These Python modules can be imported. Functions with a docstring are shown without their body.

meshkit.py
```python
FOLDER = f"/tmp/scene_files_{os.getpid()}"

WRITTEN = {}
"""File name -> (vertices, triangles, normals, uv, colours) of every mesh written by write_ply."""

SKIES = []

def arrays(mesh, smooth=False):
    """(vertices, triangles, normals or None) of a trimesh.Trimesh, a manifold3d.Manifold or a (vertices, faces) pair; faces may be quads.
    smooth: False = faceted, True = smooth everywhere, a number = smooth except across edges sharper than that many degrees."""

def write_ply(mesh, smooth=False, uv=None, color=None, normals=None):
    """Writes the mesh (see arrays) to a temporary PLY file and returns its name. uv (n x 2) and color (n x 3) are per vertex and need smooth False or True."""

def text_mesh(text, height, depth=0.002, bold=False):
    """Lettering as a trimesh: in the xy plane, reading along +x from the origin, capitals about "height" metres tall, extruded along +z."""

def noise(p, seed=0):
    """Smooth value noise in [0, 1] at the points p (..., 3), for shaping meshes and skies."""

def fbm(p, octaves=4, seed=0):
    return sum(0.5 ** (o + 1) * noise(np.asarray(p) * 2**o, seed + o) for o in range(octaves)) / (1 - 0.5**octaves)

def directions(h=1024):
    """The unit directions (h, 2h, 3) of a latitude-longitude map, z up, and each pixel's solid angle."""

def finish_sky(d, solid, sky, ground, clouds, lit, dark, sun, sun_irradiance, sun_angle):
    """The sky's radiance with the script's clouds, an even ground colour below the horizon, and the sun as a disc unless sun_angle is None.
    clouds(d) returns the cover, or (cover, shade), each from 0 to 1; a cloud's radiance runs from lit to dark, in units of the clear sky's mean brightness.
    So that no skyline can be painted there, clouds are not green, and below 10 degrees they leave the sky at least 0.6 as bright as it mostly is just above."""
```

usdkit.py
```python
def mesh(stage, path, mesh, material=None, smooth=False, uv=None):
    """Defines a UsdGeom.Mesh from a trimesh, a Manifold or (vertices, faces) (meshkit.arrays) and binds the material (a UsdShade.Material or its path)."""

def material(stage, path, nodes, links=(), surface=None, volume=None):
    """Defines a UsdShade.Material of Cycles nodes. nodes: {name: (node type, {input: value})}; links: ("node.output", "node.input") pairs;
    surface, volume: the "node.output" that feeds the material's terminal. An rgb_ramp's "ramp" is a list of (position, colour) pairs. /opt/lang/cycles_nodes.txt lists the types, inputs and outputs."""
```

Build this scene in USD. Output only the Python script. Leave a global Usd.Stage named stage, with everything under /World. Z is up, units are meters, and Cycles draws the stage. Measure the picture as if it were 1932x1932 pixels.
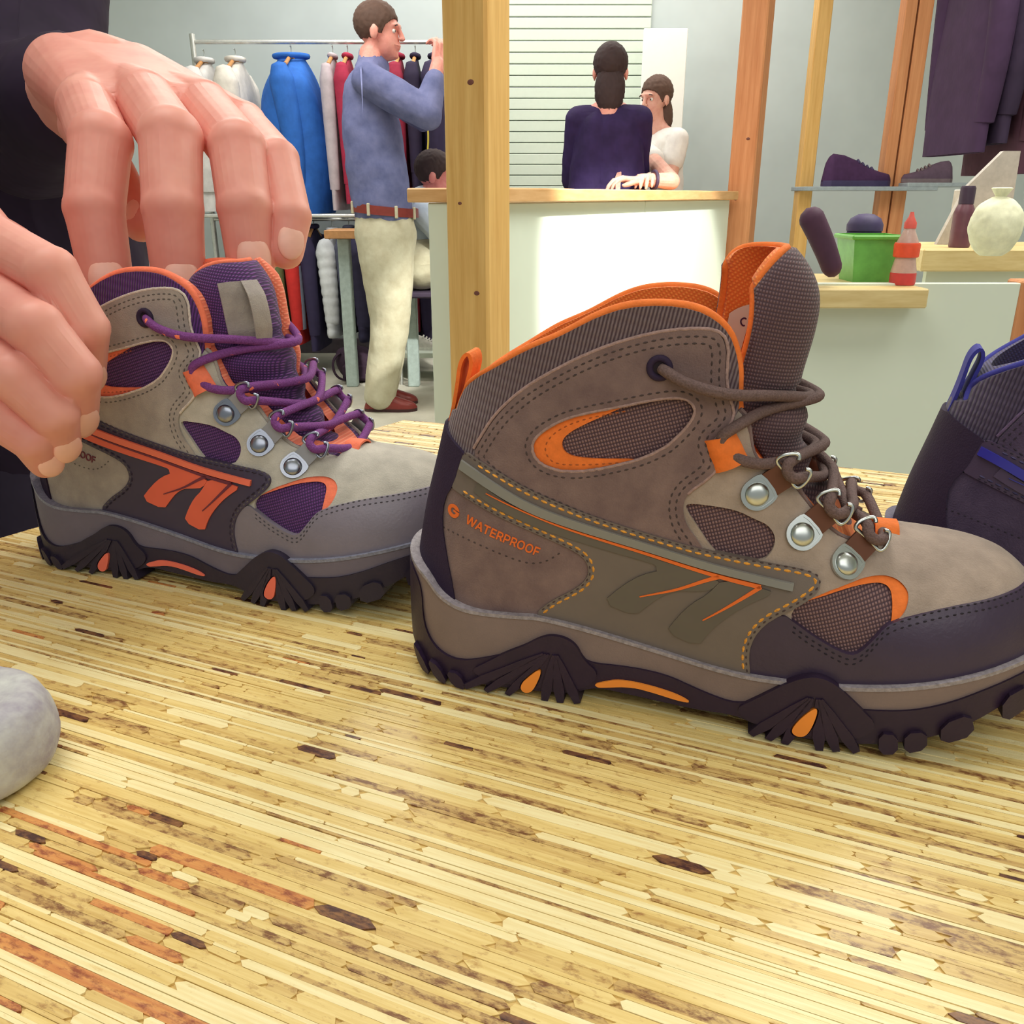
import math, numpy as np, trimesh, manifold3d as m3, usdkit, meshkit
from manifold3d import Manifold, CrossSection
from scipy.interpolate import PchipInterpolator, CubicSpline
from pxr import Usd, UsdGeom, UsdLux, UsdShade, Gf, Sdf

stage = Usd.Stage.CreateInMemory()
UsdGeom.SetStageUpAxis(stage, 'Z'); UsdGeom.SetStageMetersPerUnit(stage, 1.0)
UsdGeom.Xform.Define(stage, '/World'); UsdGeom.Scope.Define(stage, '/World/Looks')

# ---------------------------------------------------------------- camera
FPX, PITCH, CAMH, TABLE_Z = 1640.0, math.radians(20.0), 1.04, 0.86
cam = UsdGeom.Camera.Define(stage, '/World/camera')
cam.AddTranslateOp().Set(Gf.Vec3d(0, 0, CAMH)); cam.AddRotateXOp().Set(90.0 - 20.0)
cam.CreateHorizontalApertureAttr(36.0); cam.CreateVerticalApertureAttr(36.0)
cam.CreateFocalLengthAttr(36.0 * FPX / 1932.0)
cam.CreateClippingRangeAttr(Gf.Vec2f(0.02, 200.0))
cam.CreateExposureAttr(-2.2)
cam.CreateFStopAttr(0.0)

# ---------------------------------------------------------------- light
def rect_light(name, pos, size, rot, inten, col, spread=None):
    l = UsdLux.RectLight.Define(stage, '/World/' + name)
    x = UsdGeom.Xformable(l); x.AddTranslateOp().Set(Gf.Vec3d(*pos)); x.AddRotateXYZOp().Set(Gf.Vec3f(*rot))
    l.CreateWidthAttr(size[0]); l.CreateHeightAttr(size[1]); l.CreateIntensityAttr(inten); l.CreateColorAttr(Gf.Vec3f(*col))
    return l
dome = UsdLux.DomeLight.Define(stage, '/World/daylight'); dome.CreateIntensityAttr(0.55); dome.CreateColorAttr(Gf.Vec3f(.95, 1.0, .93))
WARM = (1.0, .975, .90)
rect_light('lamp_over_table', (-0.5, 0.75, 2.75), (1.2, 0.8), (0, 0, 0), 30, WARM)
rect_light('lamp_front', (0.3, -1.1, 2.3), (2.2, 1.2), (50, 0, 0), 8, WARM)
rect_light('lamp_aisle', (-1.2, 3.6, 2.8), (1.6, 1.2), (0, 0, 0), 38, WARM)
rect_light('lamp_counter', (1.6, 2.6, 2.8), (1.8, 1.4), (0, 0, 0), 34, WARM)
rect_light('lamp_back', (0.2, 5.4, 2.8), (3.4, 0.6), (0, 0, 0), 34, WARM)
rect_light('lamp_right', (1.7, .9, 2.75), (1.2, .9), (0, 0, 0), 20, WARM)
def spot_lamp(name, pos, aim, radius, inten, cone, col):
    l = UsdLux.SphereLight.Define(stage, '/World/' + name)
    d = Gf.Vec3d(*aim) - Gf.Vec3d(*pos)
    m = Gf.Matrix4d(); m.SetLookAt(Gf.Vec3d(*pos), Gf.Vec3d(*aim), Gf.Vec3d(0, 0, 1))
    UsdGeom.Xformable(l).AddTransformOp().Set(m.GetInverse())
    l.CreateRadiusAttr(radius); l.CreateIntensityAttr(inten); l.CreateColorAttr(Gf.Vec3f(*col))
    sh = UsdLux.ShapingAPI.Apply(l.GetPrim()); sh.CreateShapingConeAngleAttr(cone); sh.CreateShapingConeSoftnessAttr(0.25)
spot_lamp('counter_spot', (1.35, 2.0, 2.7), (0.62, 3.75, 0.62), 0.05, 36000, 20.0, (1.0, .98, .9))

# ---------------------------------------------------------------- helpers
CAMP = np.array([0, 0, CAMH]); CP, SP = math.cos(PITCH), math.sin(PITCH)
def ray(x, y):
    u, v = (x - 966) / FPX, -(y - 966) / FPX
    return np.array([u, CP + v * SP, -SP + v * CP])
def at_z(x, y, z): d = ray(x, y); return CAMP + d * ((z - CAMH) / d[2])
def at_y(x, y, Y): d = ray(x, y); return CAMP + d * (Y / d[1])

_used = {}
def path_for(name, parent):
    base = (parent if parent else '/World') + '/' + name
    n = _used.get(base, -1) + 1; _used[base] = n
    return base if n == 0 else '%s_%03d' % (base, n)
def tag(prim, label=None, cat=None, group=None, kind=None):
    p = prim.GetPrim() if hasattr(prim, 'GetPrim') else prim
    for k, v in (('label', label), ('category', cat), ('group', group), ('kind', kind)):
        if v: p.SetCustomDataByKey(k, v)
    return p
def thing(name, label, cat, loc=(0, 0, 0), rotz=0.0, group=None, scale=None):
    p = path_for(name, None); x = UsdGeom.Xform.Define(stage, p)
    x.AddTranslateOp().Set(Gf.Vec3d(*map(float, loc)))
    if rotz: x.AddRotateZOp().Set(math.degrees(rotz))
    if scale: x.AddScaleOp().Set(Gf.Vec3f(scale, scale, scale))
    tag(x, label, cat, group); return p
def obj(name, mesh, mat, parent=None, smooth=35, label=None, kind=None):
    p = path_for(name, parent)
    m = usdkit.mesh(stage, p, mesh, mat, smooth=smooth)
    tag(m, label, kind=kind); return p
def struct(name, mesh, mat, label=None, parent=None, smooth=35):
    p = obj(name, mesh, mat, parent, smooth, label); 
    if not parent: tag(stage.GetPrimAtPath(p), kind='structure')
    return p
def box(c, s, rz=0.0, bevel=0.0):
    s = np.asarray(s, float)
    if bevel > 0:
        b = min(bevel, s.min() * .45); v = []
        for sx in (-1, 1):
            for sy in (-1, 1):
                for sz in (-1, 1):
                    q = np.array([sx, sy, sz]) * s / 2
                    for k in range(3):
                        e = np.array([sx, sy, sz]) * b; e[k] = 0; v.append(q - e)
        m = trimesh.convex.convex_hull(np.array(v))
    else: m = trimesh.creation.box(s)
    if rz: m.apply_transform(trimesh.transformations.rotation_matrix(rz, [0, 0, 1]))
    m.apply_translation(c); return m
def cat(ms): return trimesh.util.concatenate([m if isinstance(m, trimesh.Trimesh) else tm(m) for m in ms])
def tm(M):
    q = M.to_mesh(); return trimesh.Trimesh(np.array(q.vert_properties[:, :3]), np.array(q.tri_verts), process=False)
def to_man(m): return Manifold(m3.Mesh(np.asarray(m.vertices, np.float32), np.asarray(m.faces, np.uint32)))
def resample(p, step):
    p = np.asarray(p, float); s = np.r_[0, np.cumsum(np.linalg.norm(np.diff(p, axis=0), axis=1))]
    n = max(2, int(round(s[-1] / step)) + 1); t = np.linspace(0, s[-1], n)
    return np.stack([np.interp(t, s, p[:, k]) for k in range(p.shape[1])], 1)
def curve(p, step):
    """a smooth curve through the points, sampled every step"""
    p = np.asarray(p, float); s = np.r_[0, np.cumsum(np.maximum(np.linalg.norm(np.diff(p, axis=0), axis=1), 1e-9) ** .7)]
    return resample(CubicSpline(s, p)(np.linspace(0, s[-1], max(60, 14 * len(p)))), step)
def tube(p, r, sides=8, cap=True, squash=None):
    p = np.asarray(p, float); n = len(p); r = np.broadcast_to(r, (n,))
    t = np.gradient(p, axis=0); t /= np.linalg.norm(t, axis=1, keepdims=True) + 1e-12
    a = np.zeros_like(p); ref = np.array([0, 0, 1.0]) if abs(t[0, 2]) < .9 else np.array([1.0, 0, 0])
    a0 = np.cross(t[0], ref); a[0] = a0 / np.linalg.norm(a0)
    for i in range(1, n):
        q = a[i - 1] - t[i] * (a[i - 1] @ t[i]); a[i] = q / (np.linalg.norm(q) + 1e-12)
    b = np.cross(t, a); ang = np.arange(sides) * 2 * np.pi / sides
    k = squash or 1.0
    v = p[:, None] + r[:, None, None] * (np.cos(ang)[None, :, None] * a[:, None] + k * np.sin(ang)[None, :, None] * b[:, None])
    v = v.reshape(-1, 3); f = []
    i, j = np.meshgrid(np.arange(n - 1), np.arange(sides), indexing='ij'); j2 = (j + 1) % sides
    q = np.stack([i * sides + j, i * sides + j2, (i + 1) * sides + j2, (i + 1) * sides + j], -1).reshape(-1, 4)
    f = np.vstack([q[:, [0, 1, 2]], q[:, [0, 2, 3]]])
    if cap:
        v = np.vstack([v, p[0] - t[0] * r[0] * .4, p[-1] + t[-1] * r[-1] * .4]); c0, c1 = len(v) - 2, len(v) - 1
        e = np.arange(sides); e2 = (e + 1) % sides
        f = np.vstack([f, np.stack([np.full(sides, c0), e2, e], 1), np.stack([np.full(sides, c1), (n - 1) * sides + e, (n - 1) * sides + e2], 1)])
    m = trimesh.Trimesh(v, f, process=False)
    if m.volume < 0: m.invert()
    return m
def grid_mesh(P, closed_u=False, flip=False):
    """P: (nu, nv, 3) grid"""
    nu, nv = P.shape[:2]; i, j = np.meshgrid(np.arange(nu if closed_u else nu - 1), np.arange(nv - 1), indexing='ij'); i2 = (i + 1) % nu
    q = np.stack([i * nv + j, i2 * nv + j, i2 * nv + j + 1, i * nv + j + 1], -1).reshape(-1, 4)
    f = np.vstack([q[:, [0, 1, 2]], q[:, [0, 2, 3]]])
    return trimesh.Trimesh(P.reshape(-1, 3), f[:, ::-1] if flip else f, process=False)
def slab_mesh(P, Q):
    """closed sheet between two grids P (outer) and Q (inner)"""
    nu, nv = P.shape[:2]; v = np.vstack([P.reshape(-1, 3), Q.reshape(-1, 3)]); N = nu * nv
    i, j = np.meshgrid(np.arange(nu - 1), np.arange(nv - 1), indexing='ij')
    q = np.stack([i * nv + j, (i + 1) * nv + j, (i + 1) * nv + j + 1, i * nv + j + 1], -1).reshape(-1, 4)
    F = [q, q[:, ::-1] + N]
    ring = [(k, 0) for k in range(nu)] + [(nu - 1, k) for k in range(1, nv)] + [(k, nv - 1) for k in range(nu - 2, -1, -1)] + [(0, k) for k in range(nv - 2, 0, -1)]
    r = np.array([a * nv + b for a, b in ring]); r2 = np.roll(r, -1)
    F.append(np.stack([r2, r, r + N, r2 + N], 1)); q = np.vstack(F)
    m = trimesh.Trimesh(v, np.vstack([q[:, [0, 1, 2]], q[:, [0, 2, 3]]]), process=False)
    m.merge_vertices(); m.update_faces(m.nondegenerate_faces()); trimesh.repair.fix_normals(m)
    return m

# ---------------------------------------------------------------- materials
def lin(c):
    c = np.asarray(c, float) / 255.0
    return tuple(np.where(c <= .04045, c / 12.92, ((c + .055) / 1.055) ** 2.4))
_mats = {}
def mat(name, rgb, rough=.6, spec=.5, metal=0.0, vary=.12, nscale=40, bump=0.0, bscale=400, coat=0.0, sheen=0.0, trans=None, sss=0.0, stretch=(1, 1, 1), detail=4, rgb2=None):
    """plain principled material: base colour with fine noise variation, optional fine bump"""
    if name in _mats: return _mats[name]
    c = np.array(lin(rgb)); lo, hi = c * (1 - vary), np.minimum(c * (1 + vary), 1)
    if rgb2 is not None: lo = np.array(lin(rgb2)); hi = c
    nodes = {'tc': ('texture_coordinate', {}), 'mp': ('mapping', {'scale': tuple(np.array(stretch, float))}), 'n': ('noise_texture', {'scale': nscale, 'detail': detail, 'roughness': .6}),
             'r': ('rgb_ramp', {'ramp': [(.3, tuple(lo)), (.7, tuple(hi))]}),
             'p': ('principled_bsdf', {'roughness': rough, 'specular_ior_level': spec, 'metallic': metal, 'coat_weight': coat, 'coat_roughness': .15, 'sheen_weight': sheen, 'sheen_roughness': .5, 'subsurface_weight': sss, 'subsurface_scale': .01})}
    links = [('tc.object', 'mp.vector'), ('mp.vector', 'n.vector'), ('n.fac', 'r.fac'), ('r.color', 'p.base_color')]
    if bump:
        nodes['n2'] = ('noise_texture', {'scale': bscale, 'detail': 3}); nodes['b'] = ('bump', {'strength': 1.0, 'distance': bump})
        links += [('mp.vector', 'n2.vector'), ('n2.fac', 'b.height'), ('b.normal', 'p.normal')]
    _mats[name] = usdkit.material(stage, '/World/Looks/' + name, nodes, links, surface='p.BSDF'); return _mats[name]
def knit(name, rgb, rgb2, pitch=1.6e-3, ang=25, depth=5e-4, rough=.75, plane='xz', rib=False):
    """knitted mesh cloth: two crossing waves in the boot's side plane raise small loops and show the dark ground between them"""
    if name in _mats: return _mats[name]
    k = 2 * math.pi / pitch / 20.0   # bands wave: period = 2*pi/(20*scale)
    rot = (0, math.radians(ang), 0)
    nodes = {'tc': ('texture_coordinate', {}), 'm1': ('mapping', {'rotation': rot}), 
             'w1': ('wave_texture', {'wave_type': 'bands', 'bands_direction': 'x', 'scale': k, 'distortion': .6, 'detail': 1.0, 'detail_scale': 2.0}),
             'w2': ('wave_texture', {'wave_type': 'bands', 'bands_direction': 'z', 'scale': k * (.35 if rib else .8), 'distortion': .6, 'detail': 1.0, 'detail_scale': 2.0}),
             'soft': ('math', {'math_type': 'multiply_add', 'value2': .45 if rib else 1.0, 'value3': .55 if rib else 0.0}),
             'mul': ('math', {'math_type': 'multiply'}),
             'r': ('rgb_ramp', {'ramp': [(.0, lin(rgb2)), (.45, lin(rgb)), (1, tuple(np.minimum(1, np.array(lin(rgb)) * 1.25)))]}),
             'b': ('bump', {'strength': 1.0, 'distance': depth}),
             'p': ('principled_bsdf', {'roughness': rough, 'specular_ior_level': .35, 'sheen_weight': .15})}
    links = [('tc.object', 'm1.vector'), ('m1.vector', 'w1.vector'), ('m1.vector', 'w2.vector'), ('w1.fac', 'mul.value1'), ('w2.fac', 'soft.value1'), ('soft.value', 'mul.value2'), ('mul.value', 'r.fac'), ('mul.value', 'b.height'), ('b.normal', 'p.normal'), ('r.color', 'p.base_color')]
    _mats[name] = usdkit.material(stage, '/World/Looks/' + name, nodes, links, surface='p.BSDF'); return _mats[name]
# ================================================================ the boots (all in millimetres in the boot's own frame: x to the toe, y away from the near side, z up)
MM = 0.001
XR = PchipInterpolator([0, 20, 35, 60, 86, 101, 112, 125, 200], [8, 8, 9, 13, 19.5, 23.5, 28, 31, 35])
WB = PchipInterpolator([0, 45, 95, 130, 165, 190, 245], [33, 33, 32, 36, 40.5, 40, 38])
ZT = PchipInterpolator([0, 116, 124, 132, 140, 150, 160, 172, 186, 200, 212, 222, 230, 236, 240, 250], [290, 290, 225, 172, 136, 112, 92, 76, 66.3, 65.4, 64.3, 61.8, 56.5, 49, 40, 24])
XT = 240.0
def sm(a, b, x): t = np.clip((x - a) / (b - a), 0, 1); return t * t * (3 - 2 * t)
def HW(x, z):
    """half width of the upper at (x, z)"""
    x = np.asarray(x, float); z = np.asarray(z, float)
    b = sm(45, 100, z); w = WB(np.clip(x, 0, 245)) * (1 - b) + 33 * b
    r = np.clip((x - XR(np.clip(z, 0, 200))) / 40, 0, 1); w = w * np.power(np.clip(1 - (1 - r) ** 2.2, 0, 1), .5)
    f = np.clip((x - 185) / (XT - 185), 0, 1); w = w * np.power(np.clip(1 - f ** 2.3, 0, 1), .55)
    zt = ZT(np.clip(x, 0, 250)); t = np.clip((z - 24) / np.maximum(zt - 24, 1), 0, 1)
    return w * np.power(np.clip(1 - t ** 2.6, 0, 1), .5)
_xs = np.linspace(110, 240, 2601); _zs = ZT(_xs)
def XF(z):
    """front end of the slice at height z"""
    k = np.nonzero(_zs > z)[0]; return min(_xs[k[-1]] if len(k) else 110.0, XT)
def loft(fn_r, fn_f, fn_w, zs, n=56):
    th = (1 - np.cos(np.linspace(0, np.pi, n))) / 2; rings = []
    for z in zs:
        a, b = fn_r(z), fn_f(z); x = a + (b - a) * th; w = np.maximum(fn_w(x, z), 0.02); w[0] = w[-1] = 0
        near = np.stack([x, -w, np.full(n, z)], 1); far = np.stack([x[1:-1][::-1], w[1:-1][::-1], np.full(n - 2, z)], 1)
        rings.append(np.vstack([near, far]))
    R = np.array(rings); nz, k = R.shape[:2]; v = R.reshape(-1, 3)
    i, j = np.meshgrid(np.arange(nz - 1), np.arange(k), indexing='ij'); j2 = (j + 1) % k
    q = np.stack([i * k + j, i * k + j2, (i + 1) * k + j2, (i + 1) * k + j], -1).reshape(-1, 4)
    f = [q[:, [0, 1, 2]], q[:, [0, 2, 3]]]
    for base, fl in ((0, 1), ((nz - 1) * k, 0)):      # caps: strips between the near and far sides
        c = [[base + a, base + a + 1, base + (k - a - 1) % k] for a in range(n - 1)] + [[base + a, base + (k - a - 1) % k, base + (k - a) % k] for a in range(1, n - 1)]
        c = np.array(c); f.append(c[:, ::-1] if fl else c)
    m = trimesh.Trimesh(v, np.vstack(f), process=False)
    if m.volume < 0: m.invert()
    return m
ZS = np.r_[np.arange(14, 40, 2.0), np.arange(40, 58, .7), np.arange(58, 69.4, .16), np.arange(69.6, 74, .7), np.arange(74, 186, 2.2)]
BODY = loft(lambda z: float(XR(z)), XF, HW, ZS)
_n = BODY.vertex_normals.copy()
_inside = (BODY.vertices[:, 2] < 15) | (BODY.vertices[:, 2] > 183)
_n[_inside] = [0, 0, 0]
def inflate(t):
    v = BODY.vertices + _n * t; return to_man(trimesh.Trimesh(v, BODY.faces, process=False))
_shell = {}
def shell(t0, t1):
    if (t0, t1) not in _shell: _shell[(t0, t1)] = inflate(t1) - inflate(t0)
    return _shell[(t0, t1)]
def chaikin(p, n=2, closed=True):
    p = np.asarray(p, float)
    for _ in range(n):
        if closed: a, b = p, np.roll(p, -1, axis=0)
        else: a, b = p[:-1], p[1:]
        q = np.empty((2 * len(a), 2)); q[0::2] = .75 * a + .25 * b; q[1::2] = .25 * a + .75 * b
        p = q if closed else np.vstack([p[:1], q, p[-1:]])
    return p
def section(poly, n=2): return CrossSection([chaikin(poly, n)], m3.FillRule.NonZero)
def prism(cs, y0=-90.0, y1=90.0):
    m = cs.extrude(y1 - y0)
    return m.transform(np.array([[1, 0, 0, 0], [0, 0, -1, y1], [0, 1, 0, 0]], float))
def poly_prism(poly, y0=-90, y1=90, n=2): return prism(section(poly, n), y0, y1)
def surf(x, z, side=-1, t=0.0):
    """point of the upper's surface (side -1 near, 1 far), lifted by t along the normal, and that normal"""
    x = np.asarray(x, float); z = np.asarray(z, float); e = .6; w = HW(x, z)
    wx = (HW(x + e, z) - HW(x - e, z)) / (2 * e); wz = (HW(x, z + e) - HW(x, z - e)) / (2 * e)
    n = np.stack([-wx, np.full_like(w, side), -wz], -1); n /= np.linalg.norm(n, axis=-1, keepdims=True)
    return np.stack([x, side * w, z], -1) + n * t, n
def dashes(poly, t, length=2.3, gap=1.3, r=.42, side=-1, h=.35):
    """a row of stitches along a curve on the surface"""
    c = resample(poly, .5); P, N = surf(c[:, 0], c[:, 1], side, t); s = np.r_[0, np.cumsum(np.linalg.norm(np.diff(P, axis=0), axis=1))]
    out_v, out_f, k = [], [], 0
    for s0 in np.arange(.5, s[-1] - length, length + gap):
        q = [np.array([np.interp(u, s, P[:, i]) for i in range(3)]) for u in (s0, s0 + length * .5, s0 + length)]
        n = np.array([np.interp(s0 + length / 2, s, N[:, i]) for i in range(3)]); d = q[2] - q[0]; d /= np.linalg.norm(d) + 1e-9; b = np.cross(n, d) * r
        v = [q[0] - b * .5, q[0] + b * .5, q[1] - b, q[1] + b, q[2] - b * .5, q[2] + b * .5, q[0] + n * h * .5, q[1] + n * h * 1.6, q[2] + n * h * .5]
        out_v += v; out_f += [[k + a for a in f] for f in ((0, 6, 2), (6, 7, 2), (2, 7, 8), (2, 8, 4), (1, 3, 6), (6, 3, 7), (3, 5, 7), (7, 5, 8), (0, 1, 6), (4, 8, 5))]; k += 9
    if not out_v: return None
    return trimesh.Trimesh(np.array(out_v), np.array(out_f), process=False)
def mm(m): m = m.copy() if isinstance(m, trimesh.Trimesh) else tm(m); m.apply_scale(MM); return m

# side-view outlines (x, z) in mm
RIM = [(27, 103), (29, 111), (35.5, 117.4), (47, 124.4), (57.6, 130.7), (68.4, 135.5), (76, 139.6), (82, 142.8), (91, 146), (103, 147.1), (112.9, 146), (119.5, 143), (124.0, 138.6), (126.6, 133), (128.1, 127.1), (128.5, 121.0), (129.2, 114.4)]
THROAT = [(129.2, 114.4), (132.6, 108.3), (134.7, 100), (139, 95.1), (146.4, 91.8), (152.8, 84.1), (161.3, 74.8), (166.5, 71.0), (178, 66.8), (183.5, 64.5)]
S1 = [(37.2, 91), (42.3, 99.8), (46.4, 106.3), (52.2, 112.9), (59, 118.9), (66.6, 124.1), (76.4, 129.6), (86.5, 134.1), (96.4, 137.4), (103.7, 139.1), (111, 140.1), (117.2, 140.3), (120.7, 139.2), (122.8, 136.2), (123.6, 132.3), (123.6, 127.9), (123.9, 123.2), (125.5, 117.9), (127.3, 113.2), (126.0, 108.7), (120.9, 104), (123.1, 100.4), (124.2, 95), (120.1, 90.2), (115.1, 86.1), (113.3, 81.2), (115, 74.7), (119.4, 69.5), (124.5, 62), (110, 63), (97, 66), (80.6, 70.5), (69.5, 74.5), (58.3, 78.5), (46.6, 84)]
WIN1 = [(60.7, 97), (61.2, 100.4), (64.9, 104.4), (71.8, 108.6), (79.7, 111.2), (93.1, 114.5), (97.6, 115.8), (105.1, 117.5), (110.1, 118), (113.6, 116.9), (115.3, 114.7), (115, 111.7), (112.8, 107.9), (109, 103.5), (106.1, 100.6), (98.7, 96.4), (90.9, 93.7), (83.1, 91.4), (75, 90), (68.5, 90.4), (62.9, 92.7)]
WIN1IN = [(71, 98.8), (71.5, 101.6), (74.6, 104.5), (79.8, 107.5), (86.5, 111), (93.6, 114.6), (97, 122), (104.9, 124), (124, 122), (122, 98), (104, 93), (98.2, 96.1), (85.6, 95.2), (77, 95.1), (72.7, 96.2)]
WIN2 = [(114.5, 82.1), (123.7, 81.8), (131.4, 80.8), (137.6, 78), (141.9, 76.4), (144.8, 72.6), (144.3, 68), (141, 64), (130, 64), (124.8, 66), (118.4, 74.7), (114.7, 79.5)]
WIN3 = [(150.8, 48.6), (159.9, 55), (170.1, 58.6), (175.4, 60), (181.6, 59.8), (186, 58.6), (188.8, 56.4), (189.4, 54), (188.4, 50.4), (186.4, 48), (182, 45), (178.4, 40), (172, 33), (165, 33), (155, 40)]
WIN3IN = [(148, 48.6), (159.9, 53.8), (170.1, 57.2), (177.9, 58), (181.6, 57.4), (183.4, 56.1), (184.1, 54.2), (184.3, 50.4), (184, 46), (180, 40), (172, 32), (160, 33), (150, 42)]
RBTOP = [(32.5, 92), (46.6, 87.2), (58.3, 81.5), (69.5, 77.2), (80.6, 73.5), (97, 69.2), (113.3, 66), (120, 65), (131.2, 63.6), (143.2, 62.3), (151.8, 61.5), (157.0, 60.2), (158.7, 58.6), (157.5, 56.4), (152.6, 52.2), (144.6, 46.4), (140.4, 40.8), (138.4, 35.2), (138, 29.7), (139.2, 22.8)]
RBPATCH = [(64.4, 33.9), (70.1, 39.3), (76.9, 43.6), (81.3, 47.2), (83.9, 51.7), (83.7, 56.5), (80.9, 60.6), (75.3, 63.6), (64, 67.9), (52.6, 72.2), (40.5, 76.8), (27, 81)]
RB = RBTOP + [(139, 18), (64, 18)] + RBPATCH
PATCH = [(26, 79.5), (40.5, 75.6), (52.6, 71), (64, 66.7), (74.6, 62.5), (79.6, 59.4), (82, 55.7), (81.7, 50.8), (77.8, 46.3), (70.1, 40.6), (63.2, 33), (62, 20), (33, 20), (31.4, 34.1), (27.4, 42.3), (24.2, 55.8), (23.6, 67.6)]
RAND = [(139.4, 18), (138.4, 29.7), (138.9, 36.1), (141.2, 41.6), (146, 45.6), (149.7, 47.2), (152.8, 45.4), (160.2, 40.8), (167.5, 37.1), (172.2, 35.7), (174.9, 36.9), (178.4, 41.2), (182, 46), (184.7, 47.6), (189.6, 49.4), (201.7, 52.4), (215.5, 54.2), (226, 55.5), (233, 56), (246, 56), (250, 18)]
RIDGE = [(33, 88.3), (46.7, 82.8), (58.3, 77.3), (69.5, 73.3), (86.2, 68.9), (102.6, 65.2), (121.2, 61.6), (134.8, 59.6), (151.6, 57.6)]
BAND2 = [(40, 81.5), (58.3, 72.8), (69.6, 69), (86.3, 64.6), (102.7, 61), (112, 59)]
OLINE = [(44.2, 79.9), (58.3, 74.8), (69.6, 70.9), (86.3, 66.5), (102.7, 62.8), (121.4, 59.1), (141.3, 56.4)]
OL2 = [(141.3, 56.4), (134.7, 50.6), (129, 45.7), (123.2, 41.0)]
OL3 = [(127.5, 58.0), (120, 54.4), (113.9, 51.2), (107, 48.4), (100.8, 46.1)]
FLASH1 = [(128.5, 57.2), (112, 60), (100, 62.4), (108, 57.4), (101, 54.6), (94.5, 49.6), (87.5, 42.2), (99.5, 38.2), (104, 43.2), (108.5, 47.6), (113.5, 50.4), (119, 51.2), (125, 52.4)]
FLASH2 = [(140.8, 56.0), (128.8, 57.5), (124.2, 51.0), (119, 46.5), (114.5, 40.5), (110.8, 33.8), (122.5, 30.4), (125.5, 36.4), (129.5, 41.6), (134, 46.2), (138.5, 50), (146, 55)]
TAPE = [(20, 99), (24, 97), (34.7, 92.3), (33.2, 91), (29.8, 80), (25.4, 73), (24.6, 64), (27, 53), (30.6, 38.6), (33, 20), (0, 20), (0, 60), (5, 90)]
MIDTOP = [(-5, 50), (8, 46), (15, 44), (19.8, 42), (24.1, 37.8), (30.7, 34.9), (37.4, 33.5), (46.7, 33.2), (58.6, 33.6), (64.4, 34), (81.8, 31.2), (99, 27.5), (116, 25), (128.4, 23.3), (139.3, 22.5), (152.7, 23.4), (172.9, 24.6), (185, 26), (198, 28.4), (215.1, 32), (226, 34.2), (238, 35.5), (252, 36)]
OUTTOP = [(-5, 45), (8, 43.5), (14.5, 40), (16.4, 34), (16.4, 27), (17.9, 19.8), (22.3, 14.6), (29, 12.1), (35.8, 12.3), (44.1, 14.8), (52.7, 18), (58, 20.5), (81, 19.5), (85.1, 17.6), (93.7, 17.8), (105.1, 17.7), (113.6, 16.9), (122, 14.4), (129.3, 12.5), (135.6, 11.4), (141.6, 13), (150, 17), (176, 17), (185.4, 17.8), (193.8, 18.9), (204.8, 22.2), (215.9, 26.6), (228, 30), (240, 31.5), (252, 32)]
OUTBOT = [(252, 26), (240, 25), (232, 23.5), (224, 20), (215, 15), (205, 10.5), (196, 7.5), (184, 4.5), (172, 3.2), (150, 3.2), (141, 5.6), (136, 6.7), (122, 5.6), (100, 6.2), (88, 7.7), (82, 6), (76, 3), (36, 3), (24, 4.2), (14, 6.8), (7, 11), (-5, 16)]
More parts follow.
